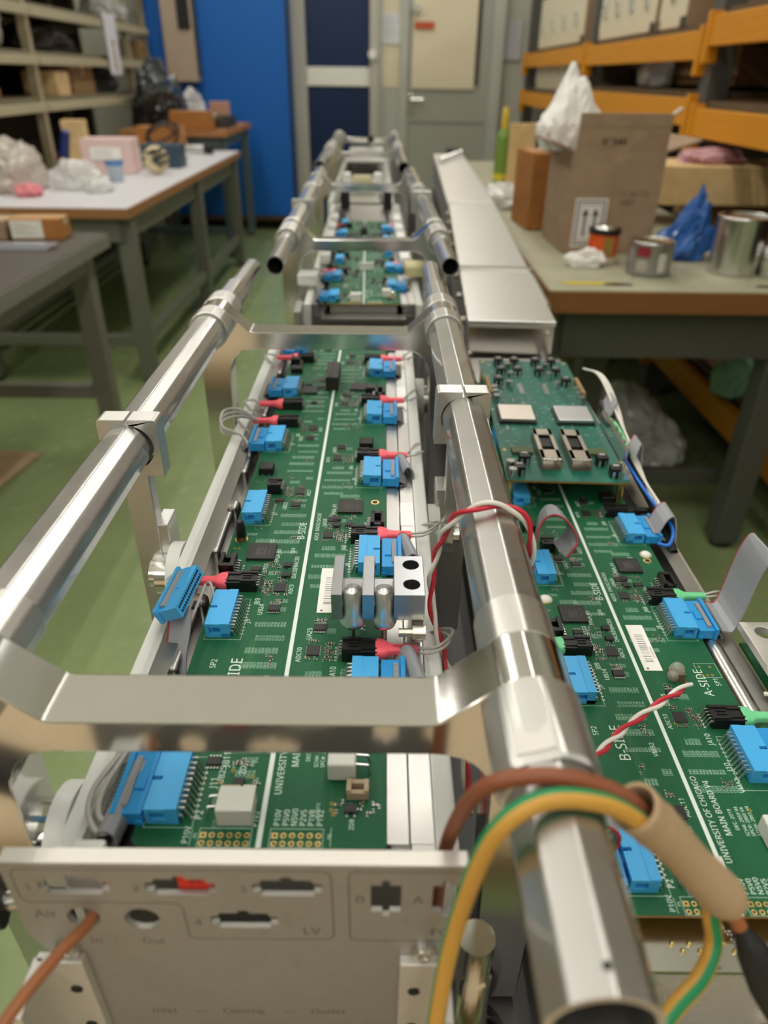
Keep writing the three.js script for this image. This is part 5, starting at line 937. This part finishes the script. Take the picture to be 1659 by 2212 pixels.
function carton(name, label, pos, size, mat, turn = 0, opt = {}) {
  const t = thing(name, label, 'box', pos, turn), [w, h, d] = size, e = 0.006;
  if (opt.open) {
    mesh(t, 'walls', [uvm(box(w, h, e, 0, h / 2, d / 2)), uvm(box(w, h, e, 0, h / 2, -d / 2)), uvm(box(e, h, d, w / 2, h / 2, 0)), uvm(box(e, h, d, -w / 2, h / 2, 0)), uvm(box(w, e, d, 0, e / 2, 0))], mat);
    for (const [ax, len, tilt, wd] of opt.flaps ?? []) {
      const g = ax[0] === 'z' ? box(w - 0.004, e, len, 0, 0, len / 2) : box(len, e, d - 0.004, len / 2, 0, 0);
      const m = mesh(t, 'flap', [uvm(g)], opt.flapMat ?? mat);
      if (ax === 'z+') { m.position.set(0, h, d / 2); m.rotation.x = -tilt; } if (ax === 'z-') { m.position.set(0, h, -d / 2); m.rotation.x = Math.PI + tilt; m.rotation.order = 'XYZ'; }
      if (ax === 'x+') { m.position.set(w / 2, h, 0); m.rotation.z = tilt; } if (ax === 'x-') { m.position.set(-w / 2, h, 0); m.rotation.z = Math.PI - tilt; }
    }
  } else { mesh(t, 'carton', [uvm(rbox(w, h, d, 0.004, 0, h / 2, 0))], mat); if (opt.tape !== false) mesh(t, 'tape', [box(w * 1.003, 0.0006, 0.04, 0, h + 0.0003, 0), box(0.0006, h * 0.35, 0.04, w / 2 + 0.0004, h * 0.82, 0)], plain(0xcdb389, 0.4)); }
  return t;
}
// --- white table ---
const ty = 0.781;
bag('plastic_bag', 'large milky plastic bag at the corner of the white table', 'bag', [-1.72, ty, -3.62], [0.14, 0.16, 0.2], M.bagWhite, 1);
bag('plastic_bag', 'crumpled clear bag of parts at the front of white table', 'bag', [-1.46, ty, -3.7], [0.11, 0.09, 0.11], M.bagClear, 5, 0.4);
bag('plastic_bag', 'small clear bag with metal parts next to the blue cup', 'bag', [-1.31, ty, -3.58], [0.075, 0.045, 0.06], M.bagClear, 9, 1.2);
bag('pink_wrapper', 'crumpled pink wrapper in front of the milky bag', 'wrapper', [-1.57, ty, -3.42], [0.06, 0.035, 0.05], plain(0xe28a94, 0.6), 15, 0.3, 0.5);
{ const t = thing('tool', 'blue and red handled tool lying on the white table', 'tool', [-1.76, ty + 0.03, -4.35], 0.6); mesh(t, 'blue_handle', [rod(V(0, 0.05, 0), V(0.02, 0.17, 0.05), 0.028, 0.022, 16)], plain(0x1c2b6e, 0.5)); mesh(t, 'red_handle', [rod(V(-0.01, -0.01, -0.02), V(0, 0.06, 0), 0.03, 0.028, 16)], plain(0x6b1022, 0.5)); }
carton('printed_box', 'white and pink printed carton on the white table', [-1.5, ty, -4.35], [0.27, 0.17, 0.16], plain(0xe6c9c4, 0.7), 0.05, { tape: false });
{ const m = flat('box_label', 0.16, 0.06, canvas(64, 32, (g) => { g.fillStyle = '#f4f2ee'; g.fillRect(0, 0, 64, 32); g.fillStyle = '#b9b4ae'; for (let i = 0; i < 4; i++) g.fillRect(6, 6 + i * 6, 40, 2); }), [-1.5, ty + 0.1, -4.262], 'white slip leaning on the pink printed carton', 'paper', 0.05, -0.15); }
{ const t = thing('plastic_cup', 'clear plastic cup with blue printed rim on the white table', 'cup', [-1.36, ty, -3.96]); mesh(t, 'cup_wall', [lathe([[0, 0.002], [0.032, 0.002], [0.042, 0.1], [0.044, 0.1], [0.034, 0], [0, 0]], 32)], new THREE.MeshPhysicalMaterial({ color: 0xdfe7ee, roughness: 0.15, transmission: 0.6, thickness: 0 })); mesh(t, 'printed_band', [lathe([[0.0424, 0.075], [0.0438, 0.095], [0.0445, 0.095], [0.0431, 0.075]], 32)], plain(0x4d83c4, 0.5)); }
{ const t = thing('tape_roll', 'black and cream wrapped roll near the edge of white table', 'roll', [-1.24, ty, -4.28]); mesh(t, 'roll_core', [new THREE.TorusGeometry(0.045, 0.025, 16, 32).rotateY(0.5).translate(0, 0.07, 0)], plain(0xd8c7a0, 0.6)); for (let i = 0; i < 5; i++) mesh(t, 'black_wrap', [new THREE.TorusGeometry(0.03, 0.007, 10, 24).rotateX(1.57).rotateZ(0.4).translate(0.045 * Math.cos(i * 0.8 - 0.3), 0.07 + 0.045 * Math.sin(i * 0.8 - 0.3), 0.01)], plain(0x17181a, 0.35)); }
carton('blue_case', 'dark blue grey case behind the wrapped roll', [-1.3, ty, -4.66], [0.22, 0.12, 0.16], plain(0x33495a, 0.5), 0, { tape: false });
{ const t = thing('flashlight', 'silver and black torch lying on the white table', 'torch', [-1.28, ty + 0.035, -5.45]); mesh(t, 'torch_body', [rod(V(-0.12, 0, 0), V(0.04, 0, 0), 0.022, 0.026, 24)], M.tin); mesh(t, 'torch_head', [rod(V(0.04, 0, 0), V(0.1, 0, 0), 0.03, 0.034, 24)], M.dark); }
bag('clear_film', 'crumpled clear film along the back of the white table', 'film', [-1.52, ty, -5.05], [0.25, 0.05, 0.1], M.bagClear, 22);
carton('brown_carton', 'plain brown carton behind the silver torch', [-1.56, ty, -5.6], [0.3, 0.16, 0.2], M.cardOrange, 0.02);
{ const t = thing('cable_coil', 'coil of dark brown cable on the white table', 'cable', [-1.47, ty + 0.02, -5.3]); for (let i = 0; i < 3; i++) mesh(t, 'cable_turn', [new THREE.TorusGeometry(0.09 + i * 0.012, 0.008, 8, 32).rotateX(0.5 + i * 0.25).rotateY(i * 0.5).translate(0, 0.09 + i * 0.012, 0)], plain(0x33241a, 0.5)); }
carton('wood_offcut', 'tan wooden offcut lying beside the red handled tool', [-1.6, ty, -4.75], [0.2, 0.03, 0.05], M.cardPale, 0.6, { tape: false });
carton('cream_box', 'upright cream carton at the post of the shelf unit', [-1.78, ty, -4.62], [0.12, 0.24, 0.1], M.cardPale, 0.1, { tape: false });
// --- table by the blue cabinet ---
bag('black_bag', 'shiny black plastic bag heaped on the brown table', 'bag', [-1.735, 0.9015, -6.3], [0.19, 0.3, 0.3], new THREE.MeshPhysicalMaterial({ color: 0x23282a, roughness: 0.25, clearcoat: 0.8 }), 31, 0, 0.4);
bag('clear_film', 'tangle of clear and white wrapping on the brown table', 'film', [-1.6, 0.901, -6.78], [0.1, 0.18, 0.12], M.bagClear, 41);
{ const t = thing('steel_tray', 'shallow dark tray of scrap metal at the corner of brown table', 'tray', [-1.35, 0.9, -6.3]); mesh(t, 'tray_body', [box(0.3, 0.01, 0.4, 0, 0.005, 0), box(0.3, 0.07, 0.01, 0, 0.035, 0.2), box(0.3, 0.07, 0.01, 0, 0.035, -0.2), box(0.01, 0.07, 0.4, 0.15, 0.035, 0), box(0.01, 0.07, 0.4, -0.15, 0.035, 0)], plain(0x3a3a36, 0.5)); for (let i = 0; i < 7; i++) mesh(t, 'scrap_piece', [rbox(0.12, 0.02, 0.03, 0.004, rr(-0.06, 0.06), 0.05 + i * 0.006, rr(-0.15, 0.15))], i % 2 ? M.tin : plain(0x7a6a52, 0.6)); }
carton('brown_carton', 'long brown carton under the clear wrapping on the brown table', [-1.42, 0.901, -5.97], [0.3, 0.12, 0.14], M.cardOrange, 0);
carton('pink_carton', 'small pinkish carton beside the black bag', [-1.36, 0.901, -6.7], [0.16, 0.16, 0.12], plain(0xb98d78, 0.8), 0.2);
// --- steel table ---
carton('printed_carton', 'brown carton with white label at the end of steel table', [-1.135, 0.781, -2.5], [0.16, 0.065, 0.1], M.cardOrange, 0.08);
flat('carton_label', 0.1, 0.055, canvas(128, 64, (g) => { g.fillStyle = '#eceae4'; g.fillRect(0, 0, 128, 64); g.fillStyle = '#a8a39a'; for (let i = 0; i < 7; i++) g.fillRect(10, 8 + i * 7, 30 + ((i * 23) % 70), 2); }), [-1.16, 0.815, -2.4475], 'white printed label on the brown carton of steel table', 'label', 0.08);
carton('grey_carton', 'grey brown lidded carton beside the labelled carton', [-1.31, 0.781, -2.5], [0.16, 0.06, 0.12], M.cardGrey, 0.02);
carton('tan_carton', 'tan carton corner on the steel table at the picture edge', [-1.29, 0.781, -2.13], [0.16, 0.09, 0.16], M.cardPale, 0.3);
{ const t = thing('acrylic_strips', 'stack of clear acrylic strips on the steel table', 'strips', [-1.16, 0.781, -2.3], 0.06); for (let i = 0; i < 3; i++) mesh(t, 'strip', [rbox(0.28, 0.005, 0.035, 0.001, i * 0.01 - 0.02, 0.003 + i * 0.0055, -0.01 * i)], new THREE.MeshPhysicalMaterial({ color: 0xdadde6, roughness: 0.08, transmission: 0.5, thickness: 0, clearcoat: 1 })); }
// --- shelf unit ---
const shelfY = [0.7, 1.1, 1.33, 1.56].map((y) => y + 0.026);
bag('plastic_bag', 'bulging clear bag of pale parts on the upper shelf', 'bag', [-2.14, shelfY[2], -3.85], [0.16, 0.2, 0.26], M.bagWhite, 51);
bag('plastic_bag', 'clear bag of pale parts next to the bulging one', 'bag', [-2.14, shelfY[2], -4.4], [0.15, 0.17, 0.2], M.bagWhite, 57);
carton('brown_carton', 'brown carton on the shelf under the hanging tag', [-2.2, shelfY[1], -5.65], [0.3, 0.16, 0.4], M.card, 0);
carton('tan_carton', 'tan carton in front of the brown carton on that shelf', [-2.1, shelfY[1], -5.15], [0.2, 0.13, 0.24], M.cardPale, 0.05);
bag('grey_bag', 'dark rumpled bag stowed on the shelf by the tag', 'bag', [-2.2, shelfY[2], -5.35], [0.2, 0.12, 0.3], plain(0x3b332e, 0.7), 63);
carton('small_carton', 'small brown carton at the far end of the shelf', [-2.08, shelfY[2], -6.95], [0.16, 0.12, 0.22], M.card, 0);
bag('grey_bag', 'grey translucent bag above the small carton', 'bag', [-2.12, shelfY[3], -6.5], [0.16, 0.14, 0.25], M.bagClear, 77);
bag('grey_bag', 'dark grey draped sheet below the small carton', 'bag', [-2.15, shelfY[1], -6.2], [0.12, 0.13, 0.26], plain(0x3f403d, 0.6), 79);
carton('pale_carton', 'pale carton pushed back on the lowest visible shelf', [-2.2, shelfY[1], -4.3], [0.25, 0.05, 0.3], M.cardOrange, 0);
{ const t = mesh(scene, 'hanging_tag', [rbox(0.004, 0.36, 0.24, 0.001)], std({ color: 0xdfdde6, roughness: 0.7 })); t.position.set(-1.935, 1.42, -6.02); tag(t, 'long white paper tag hanging from the shelf edge', 'tag'); mesh(t, 'brown_mark', [box(0.002, 0.14, 0.03, 0.003, -0.09, 0.0), rod(V(0.002, 0.01, 0), V(0.0035, 0.01, 0), 0.025, 0.025, 12)], plain(0xa87c32, 0.7)); }
// --- workbench ---
const by = 0.801;
{
  const t = carton('cardboard_box', 'open cardboard box with arrow label and raised front flap', [0.662, by, -2.385], [0.262, 0.275, 0.27], M.cardGrey, 0.03, { open: true, flaps: [['z+', 0.095, 1.48], ['x+', 0.1, 0.3], ['x-', 0.07, 0.35]], flapMat: M.cardGrey });
  const lt = canvas(192, 256, (g) => { g.fillStyle = '#e8e6e2'; g.fillRect(0, 0, 192, 256); g.strokeStyle = '#2b2b2b'; g.lineWidth = 7; g.strokeRect(16, 16, 160, 224); g.lineWidth = 3; g.strokeRect(30, 32, 132, 192); g.fillStyle = '#262626'; for (const x of [66, 126]) { g.fillRect(x - 6, 70, 12, 100); g.beginPath(); g.moveTo(x - 20, 88); g.lineTo(x, 50); g.lineTo(x + 20, 88); g.fill(); g.beginPath(); g.moveTo(x - 10, 172); g.lineTo(x, 206); g.lineTo(x + 10, 172); g.fill(); } });
  const l = mesh(t, 'arrow_label', [new THREE.PlaneGeometry(0.095, 0.135).translate(-0.062, 0.085, 0.1396), box(0.095, 0.135, 0.001, -0.062, 0.085, 0.1389)], std({ map: lt, roughness: 0.7 }), 'white label with two upright arrows');
  const st = canvas(256, 128, (g) => { g.fillStyle = '#000'; g.fillRect(0, 0, 256, 128); g.fillStyle = '#aaa'; g.font = '38px monospace'; g.fillText('14-07-15', 20, 46); g.fillText('INDY', 30, 96); }, false);
  mesh(t, 'flap_tape', [box(0.256, 0.034, 0.001, 0, 0.351, 0.1432)], plain(0x8d6f50, 0.6), 'brown tape along the flap edge');
  mesh(t, 'stencil_print', [new THREE.PlaneGeometry(0.125, 0.06).translate(0.065, 0.15, 0.1389)], std({ color: 0x54432f, alphaMap: st, transparent: true, roughness: 0.85 }));
  const ft = canvas(256, 64, (g) => { g.fillStyle = '#000'; g.fillRect(0, 0, 256, 64); g.fillStyle = '#ddd'; g.font = 'bold 40px sans-serif'; g.fillText('5" 540', 60, 46); }, false);
  mesh(t, 'flap_print', [new THREE.PlaneGeometry(0.15, 0.036).translate(-0.02, 0.3, 0.1416)], std({ color: 0x3c2d20, alphaMap: ft, transparent: true, roughness: 0.85 }));
}
bag('foam_sheet', 'crumpled white foam packing rising from the cardboard box', 'packing', [0.56, 1.06, -2.46], [0.11, 0.16, 0.08], plain(0xf3f2f0, 0.6), 91, 0.3, 0.3, 0.6);
carton('tall_carton', 'narrow orange brown carton behind the arrow labelled box', [0.508, by, -2.72], [0.06, 0.24, 0.22], M.cardOrange, 0.1);
{ const t = thing('squeeze_bottle', 'green bottle with yellow cap beyond the cartons', 'bottle', [0.575, by, -3.9]); mesh(t, 'bottle_body', [lathe([[0, 0], [0.036, 0], [0.038, 0.01], [0.038, 0.19], [0.03, 0.22], [0.014, 0.24], [0, 0.24]], 24)], plain(0x728f3c, 0.5)); mesh(t, 'bottle_cap', [lathe([[0.016, 0.24], [0.018, 0.29], [0.012, 0.33], [0, 0.33]], 20)], plain(0xd8bd3c, 0.45)); mesh(t, 'bottle_base', [cylY(0.0385, 0.03, 0, 0.03, 0, 24)], plain(0xd7c43a, 0.45)); }
carton('paper_card', 'tall cream card standing against the green bottle', [0.645, by, -3.78], [0.13, 0.27, 0.01], M.cardPale, 0.2, { tape: false });
bag('clear_film', 'crumpled clear film lying beyond the aluminium boxes', 'film', [0.5, by, -3.15], [0.13, 0.06, 0.12], M.bagClear, 99);
// can with orange label and black lid
{ const t = thing('spray_can', 'small can with orange label and black rim', 'can', [0.622, by, -2.13]); mesh(t, 'can_body', [lathe([[0, 0], [0.04, 0], [0.041, 0.003], [0.041, 0.055]], 36)], plain(0xd8c9b0, 0.5)); mesh(t, 'orange_label', [lathe([[0.0415, 0.02], [0.0415, 0.078]], 36)], plain(0xd7571c, 0.45)); mesh(t, 'label_mark', [box(0.028, 0.05, 0.002, 0.004, 0.048, 0.0412)], plain(0x9a7a34, 0.5)); mesh(t, 'black_rim', [lathe([[0.036, 0.078], [0.044, 0.078], [0.045, 0.092], [0.036, 0.092], [0.036, 0.078]], 36)], M.dark); mesh(t, 'lid_dome', [new THREE.SphereGeometry(0.032, 24, 12, 0, 7, 0, 1.57).scale(1, 0.55, 1).translate(0, 0.088, 0)], M.tin); }
bag('tissue', 'crumpled white tissue in front of the orange can', 'tissue', [0.565, by, -2.075], [0.055, 0.03, 0.028], plain(0xf2f0ec, 0.85), 103, -0.2, 0.6);
{ const t = thing('paint_tin', 'open grey paint tin with dark red and white labels', 'tin', [0.717, by, -2.0]); const R = 0.058, H = 0.083;
  mesh(t, 'tin_wall', [lathe([[0, 0.002], [R - 0.002, 0.002], [R, 0.001], [R + 0.001, 0.005], [R, 0.008], [R, H - 0.004], [R + 0.0015, H], [R - 0.002, H], [R - 0.004, H - 0.006], [R - 0.004, 0.01], [0, 0.01]], 48)], metal(rgb(0.46, 0.46, 0.47), 0.35));
  mesh(t, 'tin_rim', [new THREE.TorusGeometry(R - 0.001, 0.0025, 8, 48).rotateX(1.5708).translate(0, H, 0)], M.tin); mesh(t, 'inner_ring', [lathe([[R - 0.012, H - 0.006], [R - 0.005, H - 0.003], [R - 0.005, H - 0.008], [R - 0.012, H - 0.01]], 48)], metal(rgb(0.85, 0.7, 0.45), 0.3));
  const lab = (a0, a1, y0, y1, m, n) => { const g = new THREE.CylinderGeometry(R + 0.0008, R + 0.0008, y1 - y0, 12, 1, true, a0, a1 - a0).translate(0, (y0 + y1) / 2, 0); mesh(t, n, [g], m); };
  lab(-0.95, -0.35, 0.05, 0.075, plain(0x8e2333, 0.5, { side: THREE.DoubleSide }), 'red_label'); lab(-0.9, -0.4, 0.012, 0.042, plain(0xb3aca0, 0.6, { side: THREE.DoubleSide }), 'picture_label'); lab(0.05, 0.42, 0.012, 0.06, plain(0xd6d3cd, 0.6, { side: THREE.DoubleSide }), 'white_label'); }
{ const t = thing('steel_can', 'tall shiny steel can at the edge of the workbench', 'can', [0.955, by, -2.02]); const R = 0.066, H = 0.145; mesh(t, 'can_wall', [lathe([[0, 0.003], [R - 0.003, 0.003], [R, 0], [R, 0.006], [R - 0.001, 0.008], [R - 0.001, H - 0.008], [R + 0.001, H - 0.004], [R + 0.001, H], [R - 0.002, H]], 56)], M.tin); mesh(t, 'can_lid', [lathe([[0, H - 0.006], [R - 0.006, H - 0.006], [R - 0.003, H + 0.001], [R + 0.002, H], [R + 0.002, H - 0.004]], 56)], M.tin); }
{ const t = thing('small_jar', 'small silver lidded jar beside the tall steel can', 'jar', [1.035, by, -1.97]); mesh(t, 'jar_body', [lathe([[0, 0], [0.03, 0], [0.031, 0.05], [0.026, 0.056], [0, 0.056]], 32)], M.tin); mesh(t, 'jar_lid', [lathe([[0.027, 0.056], [0.028, 0.072], [0.02, 0.078], [0, 0.079]], 32)], M.white); }
{ // blue bag: a peaked crumpled bag
  const b = bag('blue_bag', 'crumpled blue plastic bag with a peak beside the steel can', 'bag', [0.862, by, -2.2], [0.075, 0.1, 0.06], M.bagBlue, 111, 0, 0.6), p = b.geometry.attributes.position;
  for (let i = 0; i < p.count; i++) { const y = p.getY(i) / 0.15, x = p.getX(i); p.setXYZ(i, x * (1.25 - 0.75 * clamp(y)) + 0.045 * clamp(y), p.getY(i) * 1.15, p.getZ(i) * (1.1 - 0.6 * clamp(y))); }
  b.geometry.computeVertexNormals();
}
carton('long_carton', 'long pale flat carton lying behind the blue bag', [1.33, 0.872, -2.86], [0.82, 0.125, 0.3], M.cardPale, -0.02, { tape: false });
carton('carton_prop', 'low brown crate under the long pale carton', [1.4, by, -2.95], [0.5, 0.07, 0.2], M.card, 0, { tape: false });
bag('bubble_wrap', 'flat pinkish bubble wrap on top of the long carton', 'bubble wrap', [1.17, 0.998, -2.85], [0.13, 0.035, 0.08], new THREE.MeshPhysicalMaterial({ color: 0xd9a9b4, roughness: 0.3, transmission: 0.3, thickness: 0 }), 121);
{ const t = thing('plastic_rod', 'thin clear plastic rod sticking out of the cardboard box', 'rod', [0.75, 1.09, -2.42]); mesh(t, 'shaft', [rod(V(0, 0, 0), V(0.12, 0.09, 0.02), 0.005, 0.005, 12)], plain(0xd9d6d2, 0.3)); }
{ // stains are matter on the bench top: yellow powder and a dark oily patch
  const blot = (x, z, w, d, m, n, l) => { const s = new THREE.Shape(); for (let i = 0; i < 28; i++) { const a = (i / 28) * 6.2832, r = 1 + 0.35 * noise.noise(Math.cos(a) * 1.5 + x * 9, Math.sin(a) * 1.5, z); i ? s.lineTo(Math.cos(a) * w * r, Math.sin(a) * d * r) : s.moveTo(w * r, 0); } const g = mesh(scene, n, [ext(s, 0.0012).rotateX(-Math.PI / 2)], m); g.position.set(x, 0.8005, z); tag(g, l, 'stain'); };
  blot(0.525, -1.875, 0.075, 0.014, plain(0xcdb93a, 0.8), 'yellow_powder', 'streak of yellow powder at the corner of the workbench');
  blot(0.6, -1.868, 0.035, 0.014, plain(0x3b3630, 0.6), 'dark_stain', 'dark oily patch beside the yellow powder'); blot(0.98, -1.86, 0.025, 0.012, plain(0x3b3630, 0.6), 'dark_stain', 'small round dark patch before the steel can');
}
// --- rack: cream cases with chrome catches on the upper shelf ---
function flightCase(pos, size, text, n, group, wood) {
  const t = thing('equipment_case', text, 'case', pos, 0, group), [d, h, w] = size;
  mesh(t, 'case_body', [rbox(d, h, w, 0.006, d / 2, h / 2, 0)], M.cream);
  mesh(t, 'case_end', [box(d - 0.02, h - 0.01, 0.006, d / 2, h / 2, w / 2 + 0.001)], plain(0x9a7f64, 0.7));
  for (let i = 0; i < n; i++) { const c = mesh(t, 'catch', [rbox(0.012, 0.09, 0.05, 0.004, -0.005, h * 0.45, -w / 2 + (i + 0.5) * w / n), rod(V(-0.012, h * 0.5, -w / 2 + (i + 0.5) * w / n - 0.02), V(-0.012, h * 0.5, -w / 2 + (i + 0.5) * w / n + 0.02), 0.012, 0.012, 10)], metal(rgb(0.8, 0.82, 0.82), 0.4)); }
  for (const s of [-1, 1]) mesh(t, 'corner', [rbox(0.03, 0.04, 0.03, 0.004, 0.008, 0.018, s * (w / 2 - 0.012))], plain(0x5b5650, 0.5));
}
flightCase([1.22, 1.437, -3.72], [0.42, 0.32, 0.32], 'nearest cream case with one large catch above the yellow beam', 1, 'cream equipment cases', true);
flightCase([1.22, 1.437, -4.45], [0.42, 0.32, 0.98], 'middle cream case with four chrome catches on the yellow rack', 4, 'cream equipment cases', true);
flightCase([1.22, 1.447, -6.1], [0.42, 0.32, 1.5], 'farthest cream case with four catches nearest the grey door', 4, 'cream equipment cases', true);
flightCase([1.24, 1.177, -6.3], [0.42, 0.2, 1.2], 'cream case on the lower shelf at the far end of the rack', 4, 'cream equipment cases', true);
carton('brown_carton', 'brown carton lid on the rack above the cream cases', [1.42, 1.78, -6.3], [0.4, 0.08, 1.2], M.card, 0);
bag('clear_film', 'clear film draped over the yellow rack shelf', 'film', [1.35, 1.22, -4.2], [0.05, 0.12, 0.25], M.bagClear, 131);
carton('shelf_carton', 'long brown carton deep in the yellow rack', [1.65, 1.23, -4.0], [0.5, 0.14, 1.3], M.card, 0);
carton('kraft_carton', 'brown carton low behind the long pale carton', [1.6, 0.33, -3.1], [0.5, 0.45, 0.6], M.card, 0);
{ const t = thing('glass_tube', 'pale glass tube standing on the yellow rack', 'tube', [1.32, 1.19, -2.7]); mesh(t, 'tube_body', [cylY(0.012, 0.07, 0, 0.035, 0, 16), cylY(0.016, 0.06, 0, 0.1, 0, 16)], M.bagWhite); }
bag('plastic_bag', 'crumpled clear bag on the floor under the workbench', 'bag', [0.98, 0.0, -2.62], [0.15, 0.15, 0.34], M.bagClear, 141, 0.1);
bag('green_bag', 'small pale green bag resting on the low yellow beam', 'bag', [1.2, 0.33, -2.32], [0.07, 0.1, 0.07], new THREE.MeshPhysicalMaterial({ color: 0x9fd0b4, roughness: 0.3, transmission: 0.4, thickness: 0 }), 151);

{ const t = thing('black_grip', 'black rubber grip poking out beside the engraved panel', 'grip', [-0.16, 0.992, -0.15]); mesh(t, 'grip_body', [rod(V(-0.05, 0, 0.02), V(0.022, -0.004, 0), 0.0105, 0.0095, 20)], M.dark); mesh(t, 'grip_shaft', [rod(V(0.022, -0.004, 0), V(0.034, -0.0047, -0.003), 0.004, 0.004, 12)], M.steel); }
// --- unseen table behind the camera, added so the polished fronts mirror beige ---
table('added_beige_table', 'added unseen beige table mirrored in the polished front faces', -0.75, 0.75, 0.95, -0.07, 0.83, 0.04, plain(0xc9b79a, 0.6, { map: rep(cardTex, 1) }), plain(0xb39468, 0.6), M.steelGrey, [[-0.68, 0.88], [0.68, 0.88], [-0.68, 0.1], [0.68, 0.1]]);

renderer.render(scene, camera);
